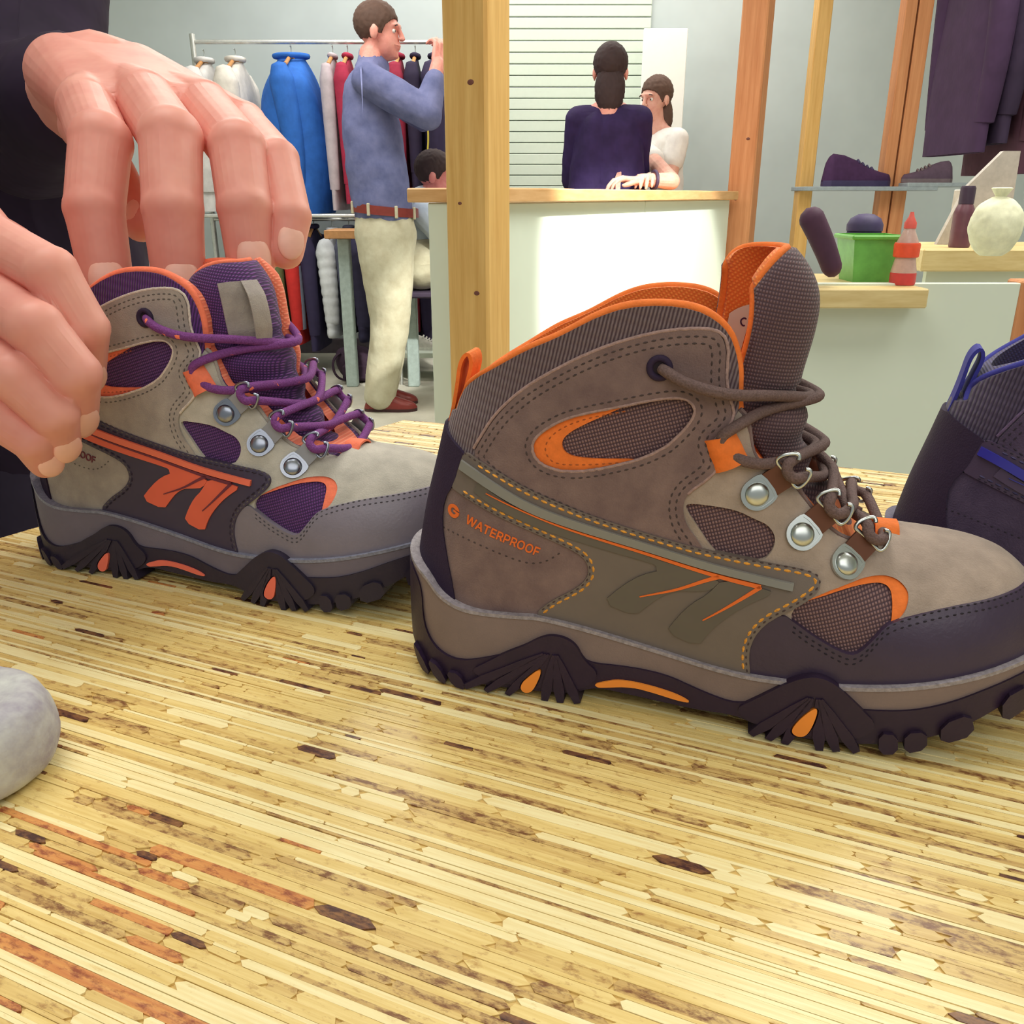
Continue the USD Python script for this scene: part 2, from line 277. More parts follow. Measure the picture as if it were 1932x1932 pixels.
TEAR1 = [(65, 13.4), (66.2, 12.4), (64.4, 7), (62.4, 3.2), (59.8, 2.4), (58.1, 4), (58.7, 6.8), (61.7, 10.2)]
TEAR2 = [(162.6, 16.8), (163.8, 15.9), (162.8, 9.6), (161.2, 5.3), (158.7, 4.2), (156.4, 5.2), (156.3, 7.4), (158.9, 12.4)]
ARCH = [(85.9, 9.5), (87.1, 8), (90, 8.4), (99.8, 10.2), (108.4, 9.3), (117, 8.1), (122, 8.4), (116.9, 10.6), (108.3, 11.9), (99.7, 12.5), (93.9, 12.3), (90.5, 11.1)]

def plan_solid(grow, z0, z1, bulge=1.2):
    """the sole's plan as a solid with softly bulging side walls"""
    zs = np.linspace(z0, z1, 14); mid = (z0 + z1) / 2; h = (z1 - z0) / 2
    def rear(z): return 8.4 - grow - bulge * (1 - ((z - mid) / h) ** 2)
    def front(z): return XT + grow + bulge * (1 - ((z - mid) / h) ** 2)
    def width(x, z):
        a, b = rear(z), front(z); w = WB(np.clip(x, 0, 245)) + grow + bulge * (1 - ((z - mid) / h) ** 2)
        r = np.clip((x - a) / 38, 0, 1); w = w * np.power(np.clip(1 - (1 - r) ** 2.3, 0, 1), .5)
        f = np.clip((x - 183) / (b - 183), 0, 1); return w * np.power(np.clip(1 - f ** 2.3, 0, 1), .55)
    return to_man(loft(rear, front, width, zs, 60))
MID_SOLID = plan_solid(3.2, 4, 56, 1.0) ; OUT_SOLID = plan_solid(4.2, -6, 52, .8); LUG_SOLID = plan_solid(5.9, -8, 50, .8); IN_SOLID = plan_solid(-6, -10, 60, 0)
def ytrim(M, side): return M.trim_by_plane((0, -1.0 if side < 0 else 1.0, 0), 0.0)

PARTS = {}
def fan(peak, feet, w0, w1):
    """tread fingers: tapering bars fanning from the peak down to the ground"""
    out = []
    for (bx, bz) in feet:
        d = np.array([bx - peak[0], bz - peak[1]]); n = np.array([-d[1], d[0]]) / np.linalg.norm(d)
        a = np.array(peak) + d * .12; b = np.array([bx, bz]); out.append([tuple(a + n * w0), tuple(a - n * w0), tuple(b - n * w1), tuple(b + n * w1)])
    return out
def make_parts():
    P = PARTS
    up = RIM + THROAT + [(186, 90), (250, 90), (250, 17), (-5, 17), (-5, 101), (15, 103)]
    up_p = poly_prism(up, n=1)
    mt = chaikin(MIDTOP, 2, False); ABOVE = prism(CrossSection([np.vstack([mt - [0, 1.5], [(260, 200), (-20, 200)]])], m3.FillRule.NonZero))
    P['upper'] = shell(-1.2, 0) ^ up_p
    lin_poly = [(x, z + .6) for x, z in RIM] + THROAT + [(150, 60), (120, 34), (-5, 34), (-5, 102), (15, 104)]
    P['lining'] = shell(-5.5, -1.2) ^ poly_prism(lin_poly, n=1)
    P['footbed'] = inflate(-5.5) ^ poly_prism([(0, 26), (245, 26), (245, 32), (0, 32)], n=0)
    cp = RIM + [(128, 112), (122, 112), (118, 135), (100, 132), (70, 120), (50, 106), (36, 88), (-5, 88), (-5, 101), (15, 103)]
    for s in (-1, 1):
        P[('collar', s)] = ytrim((shell(0, 1.6) ^ poly_prism(cp, n=1)), s)
        q = section(S1) - section(WIN1); P[('quarter', s)] = ytrim(shell(0, 2.3) ^ prism(q), s)
        P[('crescent', s)] = ytrim(shell(0, 1.1) ^ prism(section(WIN1).offset(1.2, m3.JoinType.Round) - section(WIN1IN)), s)
        P[('toe_crescent', s)] = ytrim(shell(0, .8) ^ prism(section(WIN3).offset(1.0, m3.JoinType.Round) - section(WIN3IN)), s)
        rb = section(RB, 1).offset(1.8, m3.JoinType.Round); P[('side_panel', s)] = ytrim(shell(0, 2.9) ^ prism(rb) ^ ABOVE, s)
        P[('heel_patch', s)] = ytrim(shell(0, 2.2) ^ poly_prism(PATCH) ^ ABOVE, s)
        def ribbon(c, w0, w1, t0, t1, taper=True):
            c = curve(c, 1.5); d = np.gradient(c, axis=0); d /= np.linalg.norm(d, axis=1, keepdims=True); n = np.stack([-d[:, 1], d[:, 0]], 1); u = np.linspace(0, 1, len(c))
            w = (w0 + (w1 - w0) * u)[:, None]
            poly = np.vstack([c + n * w, (c - n * w)[::-1]]); return ytrim(shell(t0, t1) ^ prism(CrossSection([poly], m3.FillRule.NonZero)), s)
        P[('ridge', s)] = ribbon(RIDGE, 1.75, 1.2, 2.0, 4.2)
        P[('lower_ridge', s)] = ribbon(BAND2, 2.2, 1.2, 2.0, 3.5)
        P[('flash', s, 0)] = ytrim(shell(2.0, 3.6) ^ poly_prism(FLASH1, n=1), s); P[('flash', s, 1)] = ytrim(shell(2.0, 3.6) ^ poly_prism(FLASH2, n=1), s)
        P[('line', s, 0)] = ribbon(OLINE, .15, .75, 2.0, 3.9); P[('line', s, 1)] = ribbon(OL2, .7, .2, 2.0, 3.9); P[('line', s, 2)] = ribbon(OL3, .7, .2, 2.0, 3.9)
    vamp = THROAT[:1] + [(132.6, 108.3), (134.7, 100), (139, 95.1), (146.4, 91.8), (152.8, 84.1), (161.3, 74.8), (166.5, 71.0), (178, 66.8), (184, 64.5), (186, 90), (250, 90), (250, 40), (200, 42), (160, 30), (120, 55), (105, 66), (108, 90), (118, 106), (124, 116)]
    vs = section(vamp, 1) - section(WIN3) - section(WIN2)
    P['vamp'] = shell(0, 1.4) ^ prism(vs)
    P['toe_rand'] = shell(0, 2.4) ^ poly_prism(RAND, n=1) ^ ABOVE
    P['heel_tape'] = shell(0, 3.0) ^ poly_prism(TAPE, n=1) ^ ABOVE
    mid = chaikin(MIDTOP, 2, False).tolist() + chaikin(OUTTOP, 2, False)[::-1].tolist()
    P['midsole'] = MID_SOLID ^ prism(CrossSection([mid], m3.FillRule.NonZero))
    seam = chaikin(MIDTOP, 2, False); s2 = np.vstack([seam + [0, .5], (seam - [0, .9])[::-1]])
    P['seam'] = plan_solid(3.8, 4, 56, 1.0) ^ prism(CrossSection([s2], m3.FillRule.NonZero))
    out = chaikin(OUTTOP, 2, False).tolist() + chaikin(OUTBOT, 2, False).tolist()
    P['outsole'] = OUT_SOLID ^ prism(CrossSection([out], m3.FillRule.NonZero))
    H1 = [(44, 13), (52, 18.5), (59.8, 22.6), (64.5, 26), (69.2, 28), (75, 27.4), (79.1, 24.6), (81.5, 19.4), (88, 14), (84, 8), (76, 5), (46, 5), (38, 9)]
    H2 = [(137, 10), (141.6, 14), (147.2, 19), (152.7, 24), (158.2, 27.3), (162, 28.3), (166.9, 27.2), (171.4, 23.6), (176.5, 19), (184, 12), (178, 6), (168, 5), (150, 5), (141, 6)]
    ring = LUG_SOLID - IN_SOLID
    ht = section(TEAR1, 1).offset(.5, m3.JoinType.Round); ht2 = section(TEAR2, 1).offset(.5, m3.JoinType.Round)
    for s in (-1, 1):
        P[('claw', s, 0)] = ytrim((plan_solid(5.2, -8, 50, .8) - IN_SOLID) ^ prism(section(H1) - ht), s)
        P[('claw', s, 1)] = ytrim((plan_solid(5.2, -8, 50, .8) - IN_SOLID) ^ prism(section(H2) - ht2), s)
        k = 0
        for peak, feet in (((71, 23), [(36, 1.2), (44.5, .4), (53, .1), (67.5, 0), (73.5, 0), (80, .4)]), ((162.5, 23), [(143, .6), (149, .2), (154.5, 0), (166, 0), (171.5, .3), (178, 1.2)])):
            for pl in fan(peak, feet, .8, 2.5):
                fp = [(x, max(z, -.0)) for x, z in pl]
                P[('tread', s, k)] = ytrim((ring ^ poly_prism(fp, n=1)) - prism(ht + ht2), s); k += 1
        for pl in ([(10, 12), (16, 9), (21, 1.8), (15, 2.6)], [(19, 9), (25, 8), (29, .8), (23, 1.6)], [(28, 7), (34, 7), (37, .3), (31, .8)], [(184, 10), (190, 10), (191, 2.5), (185, 1.6)], [(192, 11), (199, 12), (200, 5.2), (193, 2.8)], [(203, 15), (212, 19), (215, 10.5), (204, 7)], [(222, 23), (232, 26), (234, 17), (224, 13)]):
            P[('tread', s, k)] = ytrim(ring ^ poly_prism(pl, n=1), s); k += 1
        P[('insert', s, 0)] = ytrim((plan_solid(5.8, -8, 50, .8) - plan_solid(.5, -8, 50, .8)) ^ poly_prism(TEAR1, n=2), s); P[('insert', s, 1)] = ytrim((plan_solid(5.8, -8, 50, .8) - plan_solid(.5, -8, 50, .8)) ^ poly_prism(TEAR2, n=2), s)
        P[('arch', s)] = ytrim((plan_solid(4.9, -8, 50, .8) - IN_SOLID) ^ poly_prism(ARCH, n=2), s)
    P['shank'] = plan_solid(-1, -10, 60, 0) ^ poly_prism([(84, 5), (84, 12), (140, 10), (140, 4)], n=0)
make_parts()

# ---- tongue: a padded cuff wrapped round the shin
TC = CubicSpline([0, .12, .24, .36, .5, .62, .75, .88, 1.0], np.array([(186, 62), (175, 67.5), (166.5, 74.5), (158.5, 86), (154, 98), (149.8, 113), (151.5, 130), (153.0, 147), (148.0, 163.5)]))
def tongue_grid(t, twist, s0=0.0, s1=1.0, purple=False, puff=True):
    ns, na = 64, 40; G = np.zeros((ns, na, 3))
    for i, u in enumerate(np.linspace(0, 1, ns)):
        for j, a in enumerate(np.linspace(0, 1, na)):
            k = sm(.45, .72, u)
            lo = -68 - 12 * k; hi = 68 + (62 if not purple else 22) * k
            al = lo + (hi - lo) * a
            top = 1.0 - (.075 * abs((al - 5) / 80) ** 2.4 if al < 5 else .05 * abs((al - 5) / 125) ** 6.0)
            s = s0 + ((.90 if purple else 1.0) * s1 - s0) * u * top
            c = TC(s) - np.array([13.0 * sm(.5, 1.0, s), 0]) * bool(purple); d = TC(s, 1); d = d / np.linalg.norm(d); n = np.array([d[1], -d[0]]) * (1 - k) + np.array([1.0, 0]) * k; n /= np.linalg.norm(n)
            R = 20 + 2.5 * k
            pf = (1.6 * math.sin(s * 46) + .9 * math.sin(s * 23 + 1) if s < .66 else 0) * (.4 + .6 * math.cos(math.radians(al * .9))) if puff else 0
            tt = t - 4.5 * max(0, (u - .86) / .14) ** 2
            if t > 0: tt = tt + pf * (1 - .5 * sm(.6, .7, s))
            flare = 4.0 * sm(.8, 1.0, u)
            ar = math.radians(al + twist * k); r = R + tt
            f = r * math.cos(ar) - R; y = r * math.sin(ar) * (1 + .0 * flare)
            G[i, j] = [c[0] + n[0] * f, y, c[1] + n[1] * f]
    return G
# ---- lace hook built once round its rivet, u along the strap, v across, n outwards (mm)
def hook_parts():
    pl = [(-5.3 * math.cos(a), -5.3 * math.sin(a)) for a in np.linspace(-1.5, 1.5, 14)] + [(3.2, -5.3), (5.4, -4.3), (5.4, 4.3), (3.2, 5.3)]
    a = CrossSection([chaikin(pl, 1)], m3.FillRule.NonZero); plate = a.extrude(.55) + a.offset(-.5, m3.JoinType.Round).extrude(.85)
    lip = a.offset(.2, m3.JoinType.Round) - a.offset(-.7, m3.JoinType.Round)
    plate = plate + lip.extrude(1.05)
    th = np.linspace(0, np.pi / 2, 9); prof = np.vstack([[[0, 0]], np.stack([4.1 * np.cos(th) ** .8, .7 + 2.0 * np.sin(th)], 1)]); prof = np.vstack([[[0, 0], [4.3, 0], [4.3, .7]], prof[1:]]); prof[-1, 0] = 0
    rivet = trimesh.creation.revolve(prof, sections=32)
    st = [(5.0, .1), (5.0, .9), (8.0, 1.6), (11.3, 2.9), (12.2, 2.6), (12.2, 1.4), (10.5, .8), (8, .3)]
    strap = CrossSection([chaikin(st, 1)], m3.FillRule.NonZero).extrude(8.8).transform(np.array([[1, 0, 0, 0], [0, 0, -1, 4.4], [0, 1, 0, 0]], float))
    w = curve([(16.8, 2.0, 4.6), (17.6, 3.6, 4.6), (15.6, 5.2, 4.0), (12.6, 6.1, 2.9), (11.4, 5.6, 2.4), (11.3, 3, 2.3), (11.3, -3, 2.3), (11.4, -5.6, 2.4), (12.6, -6.1, 2.9), (15.6, -5.2, 4.0), (17.6, -3.6, 4.6), (16.8, -2.0, 4.6)], .5)
    return plate, rivet, strap, tube(w, .72, 8)
HOOK = hook_parts()
HOOKS = [((136.9, 86.1), (143.6, 91.6)), ((152.6, 73.0), (158.7, 78.6)), ((167.6, 63.2), (173.2, 68.6))]
def frame_at(x, z, x2, z2, side, t):
    p, n = surf(np.array([x]), np.array([z]), side, t); q, _ = surf(np.array([x2]), np.array([z2]), side, t); p, n, q = p[0], n[0], q[0]
    u = q - p; u -= n * (u @ n); u /= np.linalg.norm(u); v = np.cross(n, u)
    M = np.eye(4); M[:3, 0], M[:3, 1], M[:3, 2], M[:3, 3] = u, v, n, p; return M
def placed(m, M): m = m.copy() if isinstance(m, trimesh.Trimesh) else tm(m); m.apply_transform(M); return m
def center_top(s, off=0.0):
    c = TC(s); d = TC(s, 1); d = d / np.linalg.norm(d); return np.array([c[0] + d[1] * off, 0, c[1] - d[0] * off])

def boot(name, label, loc, yaw, C, scale=None, purple=False, lettered=True):
    """C: the materials of this pair's colours"""
    b = thing(name, label, 'boot', loc, yaw, 'hiking boots shown on the straw table', scale=scale); P = PARTS
    def o(nm, m, mt, parent=b, smooth=40, lab=None, kind=None): 
        return obj(nm, mm(m), mt, parent, smooth, lab, kind)
    o('upper', P['upper'], C['mesh']); o('lining', P['lining'], C['lining']); o('footbed', P['footbed'], C['dark'])
    rimc = curve([(x, z) for x, z in RIM], 2.0)
    for s in (-1, 1):
        o('collar', P[('collar', s)], C['collar'])
        q = o('quarter', P[('quarter', s)], C['suede'])
        for pl_ in (S1, WIN1):
            e_ = chaikin(pl_, 2); e_ = np.vstack([e_, e_[:1]]); e_ = resample(e_[:96] if pl_ is S1 else e_, .9); pe_ = surf(e_[:, 0], e_[:, 1], s, 1.9)[0]; o('raw_edge', tube(pe_ + .25 * (meshkit.noise(pe_ * 1.1, 5)[:, None] - .5), .62, 6), C['raw'], q, 60, 'pale cut suede edge')
        for off, r in ((S1, 2.6),):
            cs = section(S1).offset(-2.4, m3.JoinType.Round).to_polygons()
            for inset in (2.4, 4.6):
                pg = max(section(S1).offset(-inset, m3.JoinType.Round).to_polygons(), key=len); pg = np.vstack([pg, pg[:1]])
                d = dashes(pg, 2.3, 1.5, 1.2, .38, s, .18)
                o('stitching', d, C['thread'], q, False)
            pg = max(section(WIN1).offset(2.2, m3.JoinType.Round).to_polygons(), key=len); o('stitching', dashes(np.vstack([pg, pg[:1]]), 2.3, 1.5, 1.2, .38, s, .18), C['thread'], q, False)
        c = o('window_trim', P[('crescent', s)], C['accent'])
        e = [(93, 112.4), (80, 109.0), (72, 105.6), (67, 101.5), (65.4, 97.5), (67.5, 93.5), (74, 92.4), (86, 93.6), (95, 95.0)]
        o('stitching', dashes(curve(e, 1), 1.1, 1.2, 1.1, .3, s, .15), C['accent_thread'], c, False)
        o('toe_window_trim', P[('toe_crescent', s)], C['accent'])
        rb = o('side_panel', P[('side_panel', s)], C['panel'], lab='smooth rubbery side panel')
        top = chaikin(RBTOP, 2, False); d = np.gradient(top, axis=0); d /= np.linalg.norm(d, axis=1, keepdims=True); nrm = np.stack([d[:, 1], -d[:, 0]], 1)
        o('stitching', dashes((top)[4:], 2.9, 2.2, 1.1, .5, s, .4), C['seam_thread'], rb, False)
        o('stitching', dashes((top - nrm * 1.2)[2:], 2.9, 1.2, 1.4, .36, s, .12), C['thread'], rb, False)
        pt = chaikin(RBPATCH, 2, False)[::-1]; pt = pt[pt[:, 0] > 32.5]; d = np.gradient(pt, axis=0); d /= np.linalg.norm(d, axis=1, keepdims=True); nrm = np.stack([-d[:, 1], d[:, 0]], 1)
        o('stitching', dashes(pt, 2.9, 2.2, 1.1, .5, s, .4), C['seam_thread'], rb, False)
        o('stitching', dashes(pt - nrm * 1.2, 2.9, 1.2, 1.4, .36, s, .12), C['thread'], rb, False)
        o('ridge', P[('ridge', s)], C['ridge'], rb); o('ridge', P[('lower_ridge', s)], C['flash'], rb)
        for k in (0, 1): o('flash', P[('flash', s, k)], C['flash'], rb)
        for k in (0, 1, 2): o('flash_line', P[('line', s, k)], C['line'], rb)
        hp = o('heel_patch', P[('heel_patch', s)], C['suede'])
        o('stitching', dashes(curve([(26, 62), (37.4, 60.4), (49.8, 57), (61.3, 54.5), (67, 56.2), (72, 60)], 1), 2.2, 1.0, 1.6, .38, s, .15), C['thread'], hp, False)
        if lettered: lettering(hp, s, C)
        for k, (a, bb) in enumerate(HOOKS):
            M = frame_at(a[0], a[1], bb[0], bb[1], s, 1.4)
            h = o('lace_hook', placed(HOOK[0], M), C['metal'], lab='metal lace hook'); o('rivet', placed(HOOK[1], M), C['metal'], h, 50)
            o('strap', placed(HOOK[2], M), C['hookstrap'], h); o('ring', placed(HOOK[3], M), C['metal'], h, 60)
        pe, ne = surf(np.array([103.0]), np.array([127.3]), s, 2.5); M = np.eye(4); z = ne[0]; x = np.cross([0, 0, 1.0], z); x /= np.linalg.norm(x); M[:3, 0], M[:3, 1], M[:3, 2], M[:3, 3] = x, np.cross(z, x), z, pe[0]
        to = trimesh.creation.torus(3.2, 1.15, 28, 12); o('eyelet', placed(to, M), C['black'])
        disc = trimesh.creation.cylinder(2.4, .5, sections=24); o('eyelet_hole', placed(disc, M), C['hole'])
        wq = np.array([(119.2, 104.0), (128.6, 107.4), (133.6, 98.2), (123.8, 93.2)]) + [(-.6, 0)]
        G = np.zeros((15, 9, 3))
        for i, u in enumerate(np.linspace(0, 1, 15)):
            for j, v in enumerate(np.linspace(0, 1, 9)):
                q2 = (wq[0] * (1 - u) + wq[1] * u) * (1 - v) + (wq[3] * (1 - u) + wq[2] * u) * v
                G[i, j] = surf(q2[0:1], q2[1:2], s, 2.0 + 3.4 * math.sin(math.pi * min(1, u * 1.02)) ** .7 + .25 * math.sin(v * 40))[0][0]
        nn = surf(np.array([126.0]), np.array([100.0]), s)[1][0]
        o('lace_loop', slab_mesh(G, G - nn * 1.1), C['accent'], lab='webbing loop the lace runs through')
        edge = curve([(x, z) for x, z in THROAT[:-1]], 2); o('eyestay_edge', tube(surf(edge[:, 0], edge[:, 1], s, .6)[0], .9, 6), C['suede'])
        pr = surf(rimc[:, 0], rimc[:, 1], s, -1.0)[0]; o('collar_binding', tube(pr, 1.9, 10), C['accent'])
    o('vamp', P['vamp'], C['vamp']); tr = o('toe_rand', P['toe_rand'], C['rand'])
    for s in (-1, 1):
        rt = curve(RAND[6:19], 1); 
        for dz in (1.6, 3.4): o('stitching', dashes(rt - [0, dz], 2.4, 1.2, 1.3, .36, s, .15), C['rand_thread'], tr, False)
    o('heel_tape', P['heel_tape'], C['black'])
    # pull tab: a folded loop standing at the back of the collar
    lp = curve([(21.5, 96), (24.0, 106), (25.6, 115), (27.6, 122.5), (29.6, 124.2), (30.8, 122), (29.6, 115), (27.8, 108), (26.5, 100)], .8)
    w = 6.5; G = np.stack([np.stack([lp[:, 0], np.full(len(lp), y), lp[:, 1]], 1) for y in np.linspace(-w, w, 5)], 1)
    d = np.gradient(lp, axis=0); d /= np.linalg.norm(d, axis=1, keepdims=True); n3 = np.stack([-d[:, 1], 0 * d[:, 0], d[:, 0]], 1)[:, None]
    o('pull_tab', slab_mesh(G + n3 * .7, G - n3 * .7), C['accent'])
    o('midsole', P['midsole'], C['midsole']); 
    ou = o('outsole', P['outsole'], C['sole']); o('shank', P['shank'], C['sole'], ou)
    o('sole_seam', P['seam'], C['seam'])
    for key in sorted([k for k in P if isinstance(k, tuple) and k[0] in ('claw', 'tread', 'insert', 'arch')], key=str):
        nm = {'claw': 'sole_claw', 'tread': 'tread_block', 'insert': 'sole_insert', 'arch': 'arch_strip'}[key[0]]
        if P[key].is_empty(): continue
        o(nm, P[key], C['insert'] if key[0] in ('insert', 'arch') else C['sole'], ou)
    tw = -8 if not purple else -38
    t = o('tongue', slab_mesh(tongue_grid(0.0001, tw, purple=purple) + 0, tongue_grid(-3.0, tw, purple=purple)), C['tongue'], smooth=60)
    o('tongue_lining', slab_mesh(tongue_grid(-3.0, tw, purple=purple, s0=.25), tongue_grid(-6.5, tw, purple=purple, s0=.25)), C['lining'], t, smooth=60)
    Gb = tongue_grid(-3.2, tw, purple=purple); ed = np.vstack([Gb[26:, 0], Gb[-1, 1:], Gb[26:-1, -1][::-1]]); o('tongue_binding', tube(resample(ed, 1.5), 1.5, 8), C['accent'], t, 60)
    if not purple:
        lab_i = tongue_grid(-6.5, tw); sub = lab_i[45:55, 33:39]; no = np.array([0, -1.0, 0])
        nrm = np.cross(sub[-1, 0] - sub[0, 0], sub[0, -1] - sub[0, 0]); nrm /= np.linalg.norm(nrm); nrm = nrm if nrm[1] < 0 else -nrm
        lb = o('size_label', slab_mesh(sub + nrm * .9, sub + nrm * .5), C['label'], t, 60, 'white printed size label')
        c0, ux, uy = sub[6, 2] + nrm * 1.05, (sub[6, -1] - sub[6, 0]), (sub[-1, 2] - sub[0, 2]); ux /= np.linalg.norm(ux); uy -= ux * (ux @ uy); uy /= np.linalg.norm(uy)
        M = np.eye(4); M[:3, 0], M[:3, 1], M[:3, 2], M[:3, 3] = -ux, uy, np.cross(-ux, uy), c0 - uy * 1.5
        if M[:3, 2] @ nrm < 0: M[:3, 0], M[:3, 2] = ux, np.cross(ux, uy)
        o('label_print', placed(meshkit.text_mesh('CA', 3.0, .1, True), M), C['print'], lb, False)
    else:
        Go = tongue_grid(.6, tw, purple=purple); c0 = Go[54, 17]; nv = np.cross(Go[60, 17] - Go[48, 17], Go[54, 20] - Go[54, 14]); nv /= np.linalg.norm(nv); nv = nv if nv[0] - nv[1] > 0 else -nv
        patch = Go[45:60, 13:25]; o('loop_patch', slab_mesh(patch + nv * .8, patch - nv * .6), C['suede'], t, 60)
        rows = np.linspace(59, 43, 13).astype(int); bow = np.sin(np.linspace(0, np.pi, 13)) ** .7 * 6.5
        G = np.array([[Go[r_, c_] + nv * (1.2 + b_) for c_ in range(19, 25)] for r_, b_ in zip(rows, bow)]); o('tongue_loop', slab_mesh(G + nv * .7, G - nv * .5), C['suede'], t, 60)
        edge = Go[30:, -1] ; o('tongue_roll', tube(resample(edge, 2.0), np.interp(np.linspace(0, 1, len(resample(edge, 2.0))), [0, .3, .85, 1], [2.0, 4.6, 5.2, 2.5]), 12), C['lining'], t, 60)
    laces(b, o, C)
    return b
def lettering(parent, s, C):
    """round badge and the word WATERPROOF following the heel patch, on the surface"""
    ax = np.array([(31.4, 68.4), (63.4, 57.6)]); d = (ax[1] - ax[0]); L = np.linalg.norm(d); d /= L
    m = meshkit.text_mesh('WATERPROOF', 3.3, .3, True); m = m.subdivide_to_size(1.2)
    v = m.vertices.copy(); sc = (L - 5.0) / v[:, 0].max(); v[:, 0] *= sc
    if s > 0: v[:, 0] = v[:, 0].max() - v[:, 0]
    up = np.array([-d[1], d[0]]); xz = ax[0] + d * 5.0 + v[:, :1] * d + v[:, 1:2] * up
    P, N = surf(xz[:, 0], xz[:, 1], s, 2.25); m2 = trimesh.Trimesh(P + N * v[:, 2:3], m.faces if s < 0 else m.faces[:, ::-1], process=False)
    if s < 0: obj('heel_print', mm(m2), C['line'], parent, False)
    else: m2.invert(); obj('heel_print', mm(m2), C['line'], parent, False)
    th = np.linspace(0, 2 * np.pi, 25)[:-1]; ring = CrossSection([np.stack([2.5 * np.cos(th), 2.5 * np.sin(th)], 1)], m3.FillRule.NonZero)
    g = ring - (CrossSection.circle(1.25, 16) - CrossSection.square((1.6, .7)).translate((0, -.1))) 
    g = g - CrossSection.square((1.5, .5)).translate((.9, .55))
    m = tm(g.extrude(.3)).subdivide_to_size(1.0); v = m.vertices; xz = np.array((31.2, 69.6)) + v[:, :1] * d * (1 if s < 0 else -1) + v[:, 1:2] * up
    P, N = surf(xz[:, 0], xz[:, 1], s, 2.25); m2 = trimesh.Trimesh(P + N * v[:, 2:3], m.faces, process=False); obj('heel_print', mm(m2), C['line'], parent, False)
def laces(b, o, C):
    def S(x, z, s, t): return surf(np.array([x]), np.array([z]), s, t)[0][0]
    for s in (-1, 1):
        k = 1.6 * s
        def hk(i, sd): M = frame_at(*HOOKS[i][0], *HOOKS[i][1], sd, 1.4); return [(M @ np.array([15.0, 3.6, 4.4, 1]))[:3], (M @ np.array([11.5, 2.2, 4.6, 1]))[:3], (M @ np.array([11.5, -2.2, 4.6, 1]))[:3], (M @ np.array([15.0, -3.6, 4.4, 1]))[:3]]
        def cr(u, sd, lift=0.0): return [center_top(u, 2.8 + 2.9 * (s > 0) + lift) + [0, -sd * 5, 0], center_top(u, 2.8 + 2.9 * (s > 0) + lift) + [0, sd * 5, 0]]
        def low(q): return q if q[0][2] < q[-1][2] else q[::-1]
        p = [center_top(.035, 2.6), center_top(.045, 3.6) + [0, s * 9, 0]] + low(hk(2, s)) + cr(.215, -s) + low(hk(1, -s)) + cr(.345, s) + low(hk(0, s)) + cr(.475, -s)
        p += [S(139.5, 95.5, -s, 4.5), S(130.5, 97.4, -s, 3.8), S(125.6, 101.2, -s, 2.9), S(123.0, 105.8, -s, 3.6), S(127.5, 109.6, -s, 5.2), np.array([138, -s * 21, 113.0])] + cr(.625, s, 1.0) + [np.array([141, s * 22.5, 118.0]), S(123, 119.8, s, 7.5), S(112, 123.2, s, 6.2), S(106.4, 126.0, s, 5.0), S(103.6, 127.2, s, 2.4)]
        c = np.array(p)
        for _ in range(3):
            q = np.empty((2 * (len(c) - 1), 3)); q[0::2] = .75 * c[:-1] + .25 * c[1:]; q[1::2] = .25 * c[:-1] + .75 * c[1:]; c = np.vstack([c[:1], q, c[-1:]])
        c = resample(c, 1.2); o('lace', tube(c, 1.9, 12), C['lace'], smooth=80)
        # short knotted end tucked behind the eyelet
    o('toe_loop', slab_mesh(*toe_loop()), C['accent'])
def toe_loop():
    u = np.linspace(-1, 1, 15); G = np.zeros((15, 5, 3)); H = np.zeros((15, 5, 3))
    for i, a in enumerate(u):
        for j, v in enumerate(np.linspace(-1, 1, 5)):
            c = center_top(.03 + .006 * v, 0); h = 4.6 * max(0, 1 - abs(a) ** 3); G[i, j] = [187.5 - 4.0 + 4.0 * (1 + v) / 1.0 - 3.0, a * 8, 65.2 + h]; H[i, j] = G[i, j] - [0, 0, 1.0]
    return G, H

ORANGE = (238, 122, 52)
def lace_mat(name, c, fleck):
    """round braided cord with a few bright flecks"""
    nodes = {'tc': ('texture_coordinate', {}), 'v': ('voronoi_texture', {'scale': 620.0, 'randomness': 1.0}), 'n': ('noise_texture', {'scale': 1500.0, 'detail': 2}), 'w': ('separate_xyz', {}),
             'r': ('rgb_ramp', {'ramp': [(.0, (1, 1, 1)), (.9, (1, 1, 1)), (.91, (0, 0, 0)), (1, (0, 0, 0))]}), 'r2': ('rgb_ramp', {'ramp': [(.3, tuple(np.array(lin(c)) * .72)), (.7, tuple(np.array(lin(c)) * 1.15))]}),
             'mx': ('mix_color', {'a': lin(np.minimum(255, np.array(fleck) * (1.0 if tuple(fleck) == tuple(c) else 1.06))), 'b': lin(c)}), 'b': ('bump', {'strength': 1.0, 'distance': 4e-4}), 'p': ('principled_bsdf', {'roughness': .8, 'specular_ior_level': .3})}
    nodes.pop('w')
    links = [('tc.object', 'v.vector'), ('tc.object', 'n.vector'), ('v.color', 'r.fac'), ('n.fac', 'r2.fac'), ('r2.color', 'mx.b'), ('r.color', 'mx.fac'), ('mx.result', 'p.base_color'), ('n.fac', 'b.height'), ('b.normal', 'p.normal')]
    return usdkit.material(stage, '/World/Looks/' + name, nodes, links, surface='p.BSDF')
